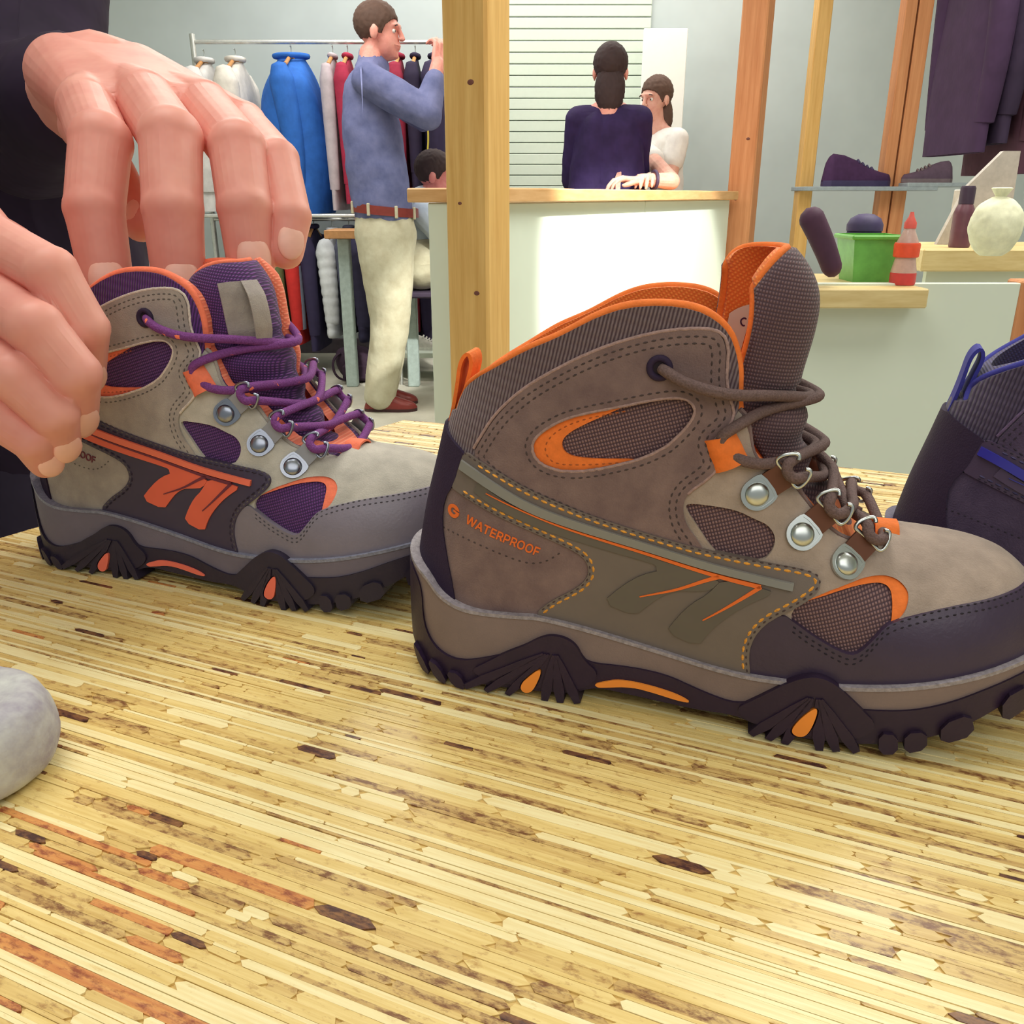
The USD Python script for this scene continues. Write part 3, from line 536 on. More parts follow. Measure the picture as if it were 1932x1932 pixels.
def boot_mats(pre, suede, suede2, vamp, mesh, mesh2, tongue, lining, accent, panel, ridge, flash, line, rand, mid, seam, lace, seam_thread, hookstrap, insert, collar, rand_rough=.4, sole=(44, 28, 52), metal=(200, 205, 205)):
    D = lambda k, *a, **w: mat(pre + k, *a, **w)
    return dict(raw=D('_raw_edge', tuple(np.minimum(255, np.array(suede) * 1.22)), .95, .2, vary=.2, nscale=700, bump=3e-4, bscale=1800), suede=D('_suede', suede, .95, .2, vary=.22, nscale=90, bump=3e-4, bscale=1500, sheen=.25, rgb2=suede2, detail=6), vamp=D('_vamp_suede', vamp, .9, .25, vary=.16, nscale=90, bump=2.5e-4, bscale=1500, sheen=.2),
        mesh=knit(pre + '_mesh', mesh, mesh2, 1.05e-3, 18, 3.5e-4), collar=knit(pre + '_collar_knit', collar, mesh2, 1.25e-3, -12, rib=True), tongue=knit(pre + '_tongue_knit', tongue, mesh2, 1.0e-3, -10, 3.5e-4),
        lining=knit(pre + '_lining_knit', lining, tuple(np.array(lining) * (.96, .84, .80)), 1.2e-3, 35, 2e-4), accent=D('_webbing', accent, .75, .3, vary=.1, nscale=300, bump=2e-4, bscale=900), accent_thread=D('_accent_thread', tuple(np.array(accent) * .72), .8),
        panel=D('_panel', panel, .5, .4, vary=.05, nscale=60, bump=4e-5, bscale=2500), ridge=D('_ridge', ridge, .34, .5, vary=.04), flash=D('_flash', flash, .5, .4, vary=.05), line=D('_print', line, .6, .4, vary=.04),
        thread=D('_thread', tuple(np.array(suede2) * .66), .9), seam_thread=D('_seam_thread', seam_thread, .7, .4, vary=.25, nscale=900), rand=D('_rand', rand, rand_rough, .5, vary=.08, nscale=60, bump=1.2e-4, bscale=800), rand_thread=D('_rand_thread', tuple(np.array(rand) * .55), .9),
        midsole=D('_midsole', mid, .55, .4, vary=.07, nscale=70, bump=1e-4, bscale=1500), seam=D('_sole_seam', seam, .4, .5, vary=.3, nscale=600, bump=2e-4, bscale=1800), sole=D('_rubber', sole, .5, .4, vary=.12, nscale=60, bump=1e-4, bscale=900), insert=D('_insert', insert, .5, .4, vary=.04), lace=lace_mat(pre + '_lace', lace, accent if pre == 'purple' else lace),
        metal=D('_metal', metal, .28, .5, 1.0, vary=.06, nscale=60), hookstrap=D('_hook_strap', hookstrap, .6, .4), black=D('_black_tape', (46, 32, 58), .75, .3, bump=2e-4, bscale=1200), dark=D('_footbed', (60, 45, 50), .9), hole=D('_hole', (30, 18, 30), .9), label=D('_label', (226, 220, 210), .7, vary=.02), print=D('_ink', (70, 40, 80), .8, vary=.02))
brown = boot_mats('brown', (136, 112, 108), (112, 90, 90), (164, 146, 134), (140, 108, 108), (70, 48, 58), (112, 84, 88), (240, 138, 62), ORANGE, (114, 102, 96), (134, 132, 128), (100, 92, 84), (236, 112, 44), (60, 46, 70), (130, 112, 110), (150, 142, 150), (112, 90, 88), (240, 160, 60), (104, 62, 44), (250, 150, 60), (120, 102, 106))
BOOT_YAW = math.radians(-14.0)
def boot_origin(px, py, x, y, yaw, scale=1.0):
    """boot origin on the table such that its point (x, y) mm on the ground shows at a pixel"""
    g = at_z(px, py, TABLE_Z); e = np.array([math.cos(yaw), math.sin(yaw)]); n = np.array([-math.sin(yaw), math.cos(yaw)])
    q = g[:2] - (e * x + n * y) * MM * scale; return (q[0], q[1], TABLE_Z)
boot('hiking_boot', 'brown suede hiking boot with orange lining and laces tied, standing nearest on the straw-coloured table', (-.0438, .3390, TABLE_Z), BOOT_YAW, brown)
purple = boot_mats('purple', (172, 162, 154), (146, 136, 132), (182, 176, 166), (104, 54, 124), (52, 24, 74), (108, 58, 128), (244, 138, 108), (242, 124, 92), (64, 54, 76), (234, 112, 84), (228, 100, 74), (110, 44, 60), (126, 118, 132), (110, 102, 118), (128, 130, 150), (124, 66, 134), (44, 34, 54), (150, 150, 156), (240, 116, 96), (92, 46, 118), sole=(44, 36, 56), metal=(150, 155, 170))
PY = math.radians(-16.65)
boot('hiking_boot', 'purple and grey hiking boot with coral trim, held by two hands behind the brown boot', (-.253, .4552, TABLE_Z), PY, purple, scale=1.0125, purple=True)
blue = boot_mats('blue', (84, 70, 96), (66, 54, 80), (90, 78, 100), (74, 62, 86), (44, 32, 58), (70, 58, 84), (70, 64, 110), (58, 58, 150), (72, 58, 84), (52, 50, 160), (76, 62, 90), (60, 60, 150), (62, 48, 74), (80, 68, 92), (90, 80, 110), (70, 58, 84), (60, 54, 90), (70, 60, 80), (60, 60, 150), (72, 60, 86))
boot('hiking_boot', 'dark grey hiking boot with blue trim, heel showing at right edge behind the brown toe', (0.162, .3640, TABLE_Z), math.radians(-22), blue, scale=.985, lettered=False)
# ================================================================ table of pressed straw strands
rng = np.random.default_rng(7)
TA = np.array([-0.092, 0.729]); TU = np.array([math.cos(math.radians(-23.1)), math.sin(math.radians(-23.1))]); TN = np.array([TU[1], -TU[0]]) ; TN = -np.array([-TU[1], TU[0]])   # TN: from the back edge towards the camera
TV = np.array([math.cos(math.radians(-125.5)), math.sin(math.radians(-125.5))]); TDEPTH = 0.66
def tpt(a, b): return TA + TU * a + TN * b
a_left = lambda b: b * (TV @ TU) / (TV @ TN)
table = thing('display_table', 'display table with a top of pressed straw strands, carrying the three hiking boots', 'table', (0, 0, 0))
corners = [tpt(a_left(0), 0), tpt(1.45, 0), tpt(1.45, TDEPTH), tpt(a_left(TDEPTH), TDEPTH)]
sl = CrossSection([np.array(corners)[::-1]], m3.FillRule.NonZero); sl = sl if sl.area() > 0 else CrossSection([np.array(corners)], m3.FillRule.NonZero)
slab = (sl.offset(-.001, m3.JoinType.Round).extrude(.036)).translate((0, 0, TABLE_Z - .0366))
straw = lambda n, c, c2, ns=1.0: mat(n, c, .42, .45, vary=.1, nscale=300 * ns, rgb2=c2, stretch=(1, 1, 1), coat=.25)
def strand_mat(name, c, c2, spots, lo=.42, hi=.62):
    """straw: fine streaks along the strand and darker pith specks"""
    rot = (0, 0, math.radians(23.1))
    nodes = {'tc': ('texture_coordinate', {}), 'm': ('mapping', {'rotation': rot}), 'm1': ('mapping', {'scale': (45.0, 900.0, 1.0)}), 'm2': ('mapping', {'scale': (170.0, 420.0, 1.0)}),
             'n1': ('noise_texture', {'scale': 1.0, 'detail': 3}), 'n2': ('noise_texture', {'scale': 1.0, 'detail': 4, 'roughness': .7}),
             'r1': ('rgb_ramp', {'ramp': [(.3, lin(c2)), (.65, lin(c))]}), 'r2': ('rgb_ramp', {'ramp': [(lo, (0, 0, 0)), (hi, (1, 1, 1))]}),
             'mx': ('mix_color', {'blend_type': 'mix', 'b': lin(spots)}), 'bp': ('bump', {'strength': .6, 'distance': 1.5e-4}),
             'p': ('principled_bsdf', {'roughness': .36, 'specular_ior_level': .5, 'coat_weight': .2, 'coat_roughness': .2})}
    links = [('tc.object', 'm.vector'), ('m.vector', 'm1.vector'), ('m.vector', 'm2.vector'), ('m1.vector', 'n1.vector'), ('m2.vector', 'n2.vector'), ('n1.fac', 'r1.fac'), ('n2.fac', 'r2.fac'), ('r1.color', 'mx.a'), ('r2.color', 'mx.fac'), ('mx.result', 'p.base_color'), ('n1.fac', 'bp.height'), ('bp.normal', 'p.normal')]
    return usdkit.material(stage, '/World/Looks/' + name, nodes, links, surface='p.BSDF')
STR = [strand_mat('straw_pale', (250, 236, 184), (240, 218, 156), (220, 188, 122), .62, .8), strand_mat('straw_gold', (240, 214, 144), (224, 192, 116), (186, 142, 80), .56, .74), strand_mat('straw_tan', (228, 198, 128), (208, 172, 100), (160, 114, 64), .52, .7),
       strand_mat('straw_mottled', (216, 184, 118), (190, 150, 88), (128, 84, 50), .46, .62), strand_mat('straw_brown', (150, 104, 62), (112, 70, 48), (70, 38, 36), .42, .6), strand_mat('straw_red', (222, 158, 90), (204, 128, 72), (150, 78, 50), .48, .64)]
obj('board', slab, STR[2], table, 20)
strands = []   # (projected size, material index, vertices, faces)
def proj_px(p):
    q = np.asarray(p) - CAMP; f = q[:, 1] * CP - q[:, 2] * SP; u = q[:, 1] * SP + q[:, 2] * CP
    return np.stack([966 + FPX * q[:, 0] / f, 966 - FPX * u / f], 1), f
b = 0.002
while b < TDEPTH - .006:
    w = rng.choice([.0012, .0017, .0023, .0030, .0038], p=[.26, .26, .24, .16, .08]); pale = rng.random() < (.6 if w < .002 else .15)
    a = a_left(b) + .002; end = 1.44
    while a < end:
        L = (rng.uniform(.09, .34) if pale else rng.choice([rng.uniform(.006, .02), rng.uniform(.02, .08)], p=[.35, .65])); L = min(L, end - a + .001)
        if L < .006: break
        if pale: k = rng.choice([0, 1], p=[.75, .25])
        else: k = rng.choice([0, 1, 2, 3, 4, 5], p=[.14, .26, .24, .20, .15, .01]) if L < .025 else rng.choice([1, 2, 3, 0], p=[.40, .30, .16, .14])
        mid = tpt(a + L / 2, b + w / 2)
        if k in (1, 2, 3) and mid[0] < -.06 and mid[1] < .215 and rng.random() < .25: k = 5       # redder strands towards the near left corner
        if L > .004:
            h = rng.uniform(.00005, .00035); e = min(.2 * L, rng.uniform(.15, .9) * w); g = .00003
            wob = rng.normal(0, .00012, 6)
            top = [(a + g, b + w * .5 + wob[0]), (a + e, b + g), (a + L - e, b + g + wob[1]), (a + L - g, b + w * .5 + wob[2]), (a + L - e, b + w - g), (a + e, b + w - g + wob[3])]
            V = [[*tpt(x, y), TABLE_Z - .0006 + h + .0003] for x, y in top] + [[*tpt(x, y), TABLE_Z - .0011] for x, y in top]
            F = [(0, i, i + 1) for i in range(1, 5)] + [t for i in range(6) for t in ((i, i + 6, (i + 1) % 6), ((i + 1) % 6, i + 6, (i + 1) % 6 + 6))]
            pp, dp = proj_px(np.array(V[:6])); inside = (dp > .05) & (pp[:, 0] > 0) & (pp[:, 0] < 1932) & (pp[:, 1] > 240) & (pp[:, 1] < 1932)
            area = (L * w / max(dp.mean(), .05) ** 2) if inside.sum() >= 3 else 0
            strands.append((area, k, np.array(V), np.array(F)))
        a += L
    b += w
strands.sort(key=lambda q: -q[0])
def fixed(V, F):
    m = trimesh.Trimesh(V, F, process=False)
    if m.volume < 0: m.invert()
    return m
for area, k, V, F in strands[:300]: obj('strand', fixed(V, F), STR[k], table, False)
for k in range(6):
    rest = [fixed(V, F) for ar, kk, V, F in strands[300:] if kk == k]
    if rest: obj('strand_field', trimesh.util.concatenate(rest), STR[k], table, False, kind='stuff')
metal_grey = mat('painted_steel', (176, 184, 182), .45, .5, .2)
for a, bb in ((.0, .06), (1.35, .06), (1.35, TDEPTH - .08), (a_left(.58) + .06, TDEPTH - .08)):
    q = tpt(a + .04, bb); obj('leg', box((q[0], q[1], (TABLE_Z - .037) / 2), (.05, .05, TABLE_Z - .037), math.radians(-23), .004), metal_grey, table)

# the grey puck at the lower left
g = at_z(-52, 1462, TABLE_Z)
prof = chaikin([(0, 0), (18, 0), (25, 2), (27.5, 8), (27, 15), (24, 20.5), (19, 22.5), (14, 21.6), (6, 20.6), (0, 20.4)], 2, False); prof[0, 0] = prof[-1, 0] = 0
pk = trimesh.creation.revolve(prof, sections=64); pk.vertices *= 1 + .05 * (meshkit.fbm(pk.vertices / 9.0, 3, 4)[:, None] - .5); pk.apply_scale((MM * 1.02, MM * 1.02, MM * 1.3)); pk.vertices[:, 2] -= pk.vertices[:, 2].min(); pk.apply_translation((g[0], g[1], TABLE_Z))
p = obj('stone_disc', pk, mat('mottled_grey', (206, 208, 204), .75, .3, nscale=70, rgb2=(150, 142, 158), bump=3e-4, bscale=300), None, 60); tag(stage.GetPrimAtPath(p), 'pale grey mottled round disc cut off by the left edge, on the table near corner', 'disc')

# ================================================================ room
white_wall = mat('wall_paint', (206, 214, 204), .85, .3, vary=.03, nscale=3); grey_wall = mat('wall_grey', (192, 202, 204), .85, .3, vary=.06, nscale=2)
carpet = mat('carpet', (196, 192, 178), .95, .15, vary=.14, nscale=4, bump=1e-3, bscale=400, detail=8)
YB = 6.15
struct('floor', box((0, 2.0, -.02), (9, 10, .04)), carpet, 'pale grey carpet')
struct('wall_back', box((0, YB + .05, 1.5), (9, .1, 3)), grey_wall)
struct('wall_left', box((-4.05, 2.0, 1.5), (.1, 8.4, 3)), white_wall); struct('wall_right', box((4.05, 2.0, 1.5), (.1, 8.4, 3)), white_wall)
struct('ceiling', box((0, 2.0, 3.02), (8.2, 8.4, .04)), mat('ceiling_paint', (220, 220, 212), .9, .2, vary=.02))
struct('baseboard_back', box((0, YB - .012, .05), (8.0, .024, .10), 0, .004), mat('baseboard', (92, 82, 92), .6))
wood = mat('pine', (228, 186, 116), .55, .4, nscale=5, rgb2=(204, 156, 86), stretch=(9, 9, .5), detail=5, bump=2e-4, bscale=30)
woodh = mat('pine_edge', (226, 182, 130), .5, .4, nscale=4, rgb2=(208, 158, 104), stretch=(2, 2, 14), detail=5)
rwood = mat('pine_red', (214, 150, 104), .55, .4, nscale=5, rgb2=(190, 122, 78), stretch=(9, 9, .5), detail=5)
PR = math.radians(-28)
def post(px, Y, label, m, h=3.0, s=.135):
    c = at_y(px, 500, Y); b_ = thing('wooden_post', label, 'post', (c[0], Y, 0), PR, 'pine posts of the counter')
    pm = box((0, 0, h / 2), (s, s, h), 0, .008).subdivide_to_size(.12); obj('timber', pm, m, b_, 25)
    for (u, z, r) in ((-.02, 1.02, .006), (.03, .78, .009), (.02, 1.32, .01)):
        k = trimesh.creation.icosphere(2, 1.0); k.apply_scale((r, .0025, r * .7)); k.apply_translation((u, -s / 2, z)); obj('knot', k, mat('knot', (110, 62, 52), .6), b_)
    return c
cl_ = post(904, 2.60, 'thick square pine post standing at the near corner of the white counter', wood)
cr_ = post(1390, 5.02, 'reddish square pine post at the far right end of the white counter', rwood)
# counter: a narrow ledge running away to the right between the two posts
E1 = np.array([math.cos(math.radians(61.0)), math.sin(math.radians(61.0))]); NF = np.array([E1[1], -E1[0]])
P0 = at_y(935, 480, 2.74)[:2]; LEN = 2.50; DEP = .23
ct = thing('service_counter', 'white panelled service counter with pale wood top between the two posts', 'counter', (P0[0], P0[1], 0), math.radians(61.0))
wp = mat('white_laminate', (224, 234, 220), .55, .4, vary=.02, nscale=3)
ang = math.radians(61.0)
def cbox(u0, u1, d0, d1, z0, z1, bev=.003):
    return box(((u0 + u1) / 2, (d0 + d1) / 2, (z0 + z1) / 2), (u1 - u0, d1 - d0, z1 - z0), 0, bev)
CT = 1.062
obj('worktop', cbox(-.03, LEN + .0, -.045, DEP + .07, CT - .042, CT, .004), woodh, ct)
for i, (u0, u1) in enumerate(((0, 1.245), (1.252, LEN))): obj('front_panel', cbox(u0, u1, 0, .02, .0, CT - .043), wp, ct)
obj('end_panel', cbox(-.018, 0, .0, DEP, 0, CT - .043), wp, ct); obj('rear_panel', cbox(.02, LEN, DEP - .03, DEP, 0, CT - .043), wp, ct)
# slatted white panel on the back wall
sp = thing('slat_wall_panel', 'white wall panel of narrow horizontal boards behind the counter', 'wall panel', (0, 0, 0))
x0, x1 = at_y(948, 300, YB)[0], at_y(1215, 300, YB)[0]
slatm = mat('slat_white', (216, 228, 214), .7, .3, vary=.02)
obj('backing', box(((x0 + x1) / 2, YB - .006, 1.6), (x1 - x0, .012, 1.6)), mat('slat_gap', (140, 148, 140), .8), sp)
z = .84
while z < 2.36:
    obj('slat', box(((x0 + x1) / 2, YB - .018, z + .031), (x1 - x0, .02, .0605), 0, .003), slatm, sp); z += .0655
x0, x1 = at_y(1203, 300, YB - .3)[0], at_y(1283, 300, YB - .3)[0]
pb = thing('poster_board', 'bright white notice board behind the person leaning on the counter', 'board', (0, 0, 0))
obj('sheet', box(((x0 + x1) / 2, YB - .3, 1.5), (x1 - x0, .02, .95), 0, .004), mat('board_white', (246, 246, 242), .6, vary=.01), pb)
obj('foot', box(((x0 + x1) / 2, YB - .28, .52), (.06, .06, 1.03), 0, .004), metal_grey, pb)
grey_t = mat('print_grey', (150, 150, 150), .8, vary=.02)
for i in range(5): obj('printed_line', box((x0 + .05 + .055 * i, YB - .3115, 1.335 + .012 * (i % 2)), (.03 + .01 * (i % 3), .002, .012)), grey_t, pb)

# ---- second counter at the right, nearer
def slab_box(pxl, pxr, yb, yt, Y, depth, th, name, label, m):
    pass
s2 = thing('side_counter', 'lower white counter with pale wood ledge behind the brown boot tongue', 'counter', (0, 0, 0))
Y2 = 1.86; zt = at_y(1650, 545, Y2)[2]; xl, xr = at_y(1500, 560, Y2)[0], at_y(1752, 560, Y2)[0]
pinel = mat('pine_light', (226, 204, 150), .5, .4, nscale=4, rgb2=(204, 176, 118), stretch=(2, 14, 14), detail=5)
obj('ledge', box(((xl + xr) / 2, Y2 + .19, zt - .02), (xr - xl, .38, .040), 0, .003), pinel, s2)
wp2 = mat('panel_green_white', (218, 226, 212), .6, .35, vary=.02, nscale=2)
xe = at_y(1900, 700, Y2 + .06)[0]; obj('front_panel', box(((xl + xe) / 2, Y2 + .08, (zt + .0) / 2), (xe - xl, .02, zt - .01 + .02), 0, .002), wp2, s2)
obj('corner_trim', box((xe + .02, Y2 + .1, zt / 2), (.04, .06, zt + .02), 0, .004), rwood, s2)
s3 = thing('wall_shelf_counter', 'higher pine shelf at the right holding a white bag and a dark bottle', 'shelf', (0, 0, 0))
Y3 = 2.5; zt3 = at_y(1840, 470, Y3)[2]; a3, b3 = at_y(1742, 480, Y3)[0], at_y(2120, 480, Y3)[0]
obj('ledge', box(((a3 + b3) / 2, Y3 + .2, zt3 - .03), (b3 - a3, .40, .06), 0, .004), pinel, s3)
obj('front_panel', box(((a3 + b3) / 2 + .02, Y3 + .06, (zt3 - .06) / 2), (b3 - a3 - .04, .02, zt3 - .062)), wp2, s3)
# things on the ledges
def lathe(name, prof, pos, m, label=None, cat_=None, parent=None, sections=32):
    pr = np.array(prof, float); mm_ = trimesh.creation.revolve(pr, sections=sections); mm_.apply_translation(pos)
    p = obj(name, mm_, m, parent, 40)
    if label: tag(stage.GetPrimAtPath(p), label, cat_)
    return p
gx = at_z(1655, 535, zt); ga = thing('green_tub', 'bright green square tub on the pine ledge beside the red bottle', 'tub', (gx[0], gx[1] + .075, zt))
tub = to_man(trimesh.convex.convex_hull(np.array([(sx * a, sy * a, z) for (a, z) in ((.043, 0), (.055, .098)) for sx in (-1, 1) for sy in (-1, 1)]))) - to_man(trimesh.convex.convex_hull(np.array([(sx * a, sy * a, z) for (a, z) in ((.040, .006), (.053, .12)) for sx in (-1, 1) for sy in (-1, 1)])))
obj('body', tub, mat('green_plastic', (104, 176, 84), .45), ga, 20); obj('rim', tm(to_man(box((0, 0, .096), (.122, .122, .01), 0, .003)) - to_man(box((0, 0, .096), (.106, .106, .03)))), mat('green_rim', (104, 176, 72), .45), ga, 20)
bx = at_z(1712, 540, zt); bo = thing('sauce_bottle', 'clear squeeze bottle with red cap and red label on the pine ledge', 'bottle', (bx[0], bx[1] + .03, zt))
R = lambda pts: [(r, z) for r, z in pts]
obj('body', trimesh.creation.revolve(np.array([(0, 0), (.024, 0), (.026, .006), (.026, .03), (.021, .055), (.024, .085), (.012, .112), (.011, .118), (0, .118)]), sections=28), mat('bottle_clear', (206, 170, 160), .25, .5), bo)
obj('label', trimesh.creation.revolve(np.array([(.0245, .058), (.0262, .06), (.0268, .084), (.025, .088), (.0235, .088), (.0235, .058), (.0245, .058)]), sections=28), mat('red_label', (236, 84, 50), .5), bo)
obj('base_band', trimesh.creation.revolve(np.array([(0.0262, .001), (.0268, .004), (.0268, .024), (.0262, .026), (.0255, .026), (.0255, .001), (.0262, .001)]), sections=28), mat('red_base', (206, 66, 66), .5), bo)
obj('cap', trimesh.creation.revolve(np.array([(0, .117), (.0125, .117), (.0125, .128), (.006, .140), (.0035, .150), (0, .150)]), sections=24), mat('red_cap', (222, 92, 82), .5), bo)
dx = at_z(1628, 492, zt); dm = trimesh.creation.icosphere(3, 1.0); dm.apply_scale((.05, .045, .055)); dm.vertices[:, 2] = np.maximum(dm.vertices[:, 2], -.03)
Yd = Y2 + .31; dpos = at_y(1630, 440, Yd); hat = thing('storage_jar', 'dark navy round-topped jar standing behind the green tub', 'jar', (dpos[0], Yd, zt))
crown = trimesh.creation.revolve(np.array([(0, 0), (.036, 0), (.039, .01), (.039, .10), (.0385, .105), (0, .105)]), sections=36); obj('body', crown, mat('navy_cloth', (56, 46, 84), .85, .2), hat, 50)
obj('lid', trimesh.creation.revolve(np.array([(0, .104), (.041, .104), (.041, .118), (.034, .132), (.018, .141), (0, .143)]), sections=36), mat('navy_lid', (62, 50, 92), .6), hat, 50)
# dark padded bar leaning behind the tongue
Yb = Y2 + .05; q0, q1 = at_y(1572, 530, Yb), at_y(1524, 398, Yb); q0[2] = zt + .024
mb = curve([q0, (q0 * .6 + q1 * .4) + np.array([.004, 0, 0]), q1], .008); p = obj('padded_bar', tube(mb, np.interp(np.linspace(0, 1, len(mb)), [0, .08, .5, .92, 1], [.012, .021, .024, .026, .016]), 16), mat('plum_padding', (72, 38, 64), .7), None, 60)
tag(stage.GetPrimAtPath(p), 'dark plum rounded bar leaning on the ledge just behind the boot tongue', 'bar')
# pieces on the higher shelf
bt = at_z(1835, 470, zt3); b2 = thing('dark_bottle', 'dark plum bottle standing before the pale tilted board', 'bottle', (bt[0], bt[1] + .08, zt3))
obj('body', trimesh.creation.revolve(np.array([(0, 0), (.026, 0), (.028, .004), (.028, .09), (.024, .105), (.018, .118), (0, .118)]), sections=28), mat('plum_glass', (104, 62, 76), .4), b2); obj('cap', trimesh.creation.revolve(np.array([(0, .117), (.02, .117), (.02, .158), (.017, .164), (0, .164)]), sections=24), mat('plum_cap', (62, 44, 66), .5), b2)
pb2 = at_y(1836, 470, Y3 + .22); tb = thing('tilted_board', 'pale grey wedge-topped display board standing on the right shelf', 'board', (pb2[0], Y3 + .24, zt3))
wx = (at_y(1900, 400, Y3 + .24)[0] - at_y(1770, 400, Y3 + .24)[0]); hh = at_y(1850, 285, Y3 + .24)[2] - zt3
bd = CrossSection([np.array([(-wx * .52, 0), (wx * .5, 0), (wx * .46, hh), (wx * .22, hh), (-wx * .22, hh * .62)])], m3.FillRule.NonZero).extrude(.018).transform(np.array([[1, 0, 0, 0], [0, 0, -1, .009], [0, 1, 0, 0]], float))
obj('face', bd, mat('board_grey', (184, 176, 170), .8), tb); obj('prop', box((0, .07, hh * .3), (.03, .12, hh * .6), 0, .003), mat('board_grey', (184, 176, 170)), tb)
wb = at_z(1897, 486, zt3); bg = trimesh.creation.icosphere(4, 1.0); bg.vertices *= 1 + .16 * (meshkit.fbm(bg.vertices * 1.8 + 5, 4, 2)[:, None] - .5); bg.apply_scale((.062, .05, .072)); bg.vertices[:, 2] -= bg.vertices[:, 2].min(); bg.vertices[:, 2] = np.maximum(bg.vertices[:, 2], .006) - .006; bg.apply_translation((wb[0], wb[1] + .07, zt3))
bgx = thing('white_bag', 'crumpled cream white bag at the right end of the shelf', 'bag', (0, 0, 0)); obj('sack', bg, mat('cream_plastic', (236, 236, 206), .6), bgx, 50); nk = trimesh.creation.revolve(np.array([(0, .0), (.014, .0), (.012, .012), (.024, .03), (.02, .032), (.008, .014), (0, .012)]), sections=18); nk.apply_translation((wb[0], wb[1] + .07, zt3 + .125)); obj('tied_neck', nk, mat('cream_plastic', (236, 236, 206)), bgx)

# ---- display frame of pine studs with shoes on pegs, in front of the back wall
fr = thing('stud_frame', 'frame of slim pine studs carrying display shoes before the grey wall', 'frame', (0, 0, 0)); YF = 5.2
for px, w in ((1517, .075), (1668, .06), (1694, .075)): xx = at_y(px, 350, YF)[0]; obj('stud', box((xx, YF, 1.4), (w, .09, 2.8), 0, .004), wood if px < 1600 else rwood, fr)
xa, xb = at_y(1517, 350, YF)[0], at_y(1694, 350, YF)[0]
zsh = at_y(1600, 352, YF)[2]; obj('shelf_board', box(((xa + xb) / 2 + .05, YF - .05, zsh - .012), (xb - xa + .2, .24, .022), 0, .003), mat('smoke_shelf', (150, 160, 168), .5), fr)
def trainer(px, py, Y, L, label, m, m2, yaw=0.0, ground=None, group='dark shoes on the stud frame'):
    c = at_y(px, py, Y); zz = c[2] if ground is None else ground; t = thing('display_shoe', label, 'shoe', (c[0], Y, zz), yaw, group)
    side = [(-.5, .10), (-.47, .30), (-.40, .42), (-.22, .40), (-.05, .34), (.12, .25), (.32, .19), (.46, .16), (.5, .10)]
    up = np.array([(x * L, z * L * .95) for x, z in side]); rings = []
    u = np.linspace(-.5, .5, 26); top = np.interp(u, [s[0] for s in side], [s[1] for s in side]); hw = np.interp(u, [-.5, -.42, -.1, .2, .4, .5], [.03, .11, .115, .15, .12, .02])
    th = np.linspace(0, np.pi, 15); G = np.array([[(uu * L, -h * L * math.cos(a), .06 * L + (tt - .06) * L * math.sin(a) ** .7) for a in th] for uu, tt, h in zip(u, top, hw)])
    G2 = np.array([[(uu * L, -h * L * math.cos(a), .06 * L) for a in th] for uu, h in zip(u, hw)])
    obj('upper', slab_mesh(G, G2), m, t, 60)
    pl = np.array([(uu, -h * 1.1) for uu, h in zip(u, hw)] + [(uu, h * 1.1) for uu, h in zip(u[::-1], hw[::-1])]) * L
    obj('sole', CrossSection([pl], m3.FillRule.NonZero).extrude(.075 * L), m2, t)
    for k in range(4): x = (-.02 + .07 * k) * L; zt_ = np.interp(x / L, u, top) * L; obj('lace', tube(np.array([(x, -.07 * L, zt_ - .02 * L), (x + .005, 0, zt_ + .006), (x, .07 * L, zt_ - .02 * L)]), .006, 6), m2, t)
dk, dk2 = mat('shoe_dark', (70, 44, 80), .8, .2), mat('shoe_sole', (60, 50, 90), .7)
trainer(1614, 352, YF - .06, .40, 'large dark purple shoe displayed on the smoky shelf of the stud frame', dk, dk2, math.radians(8), zsh)
zs2 = at_y(1745, 345, YF)[2]; xs2 = at_y(1750, 345, YF)[0]; obj('shelf_board', box((xs2 + .03, YF - .05, zs2 - .012), (.42, .24, .022), 0, .003), mat('smoke_shelf', (150, 160, 168)), fr)
trainer(1748, 340, YF - .06, .27, 'smaller dark shoe on the right hand shelf of the stud frame', mat('shoe_smoke', (96, 78, 96), .8, .2), mat('shoe_smoke_sole', (120, 104, 110), .7), math.radians(175), zs2)

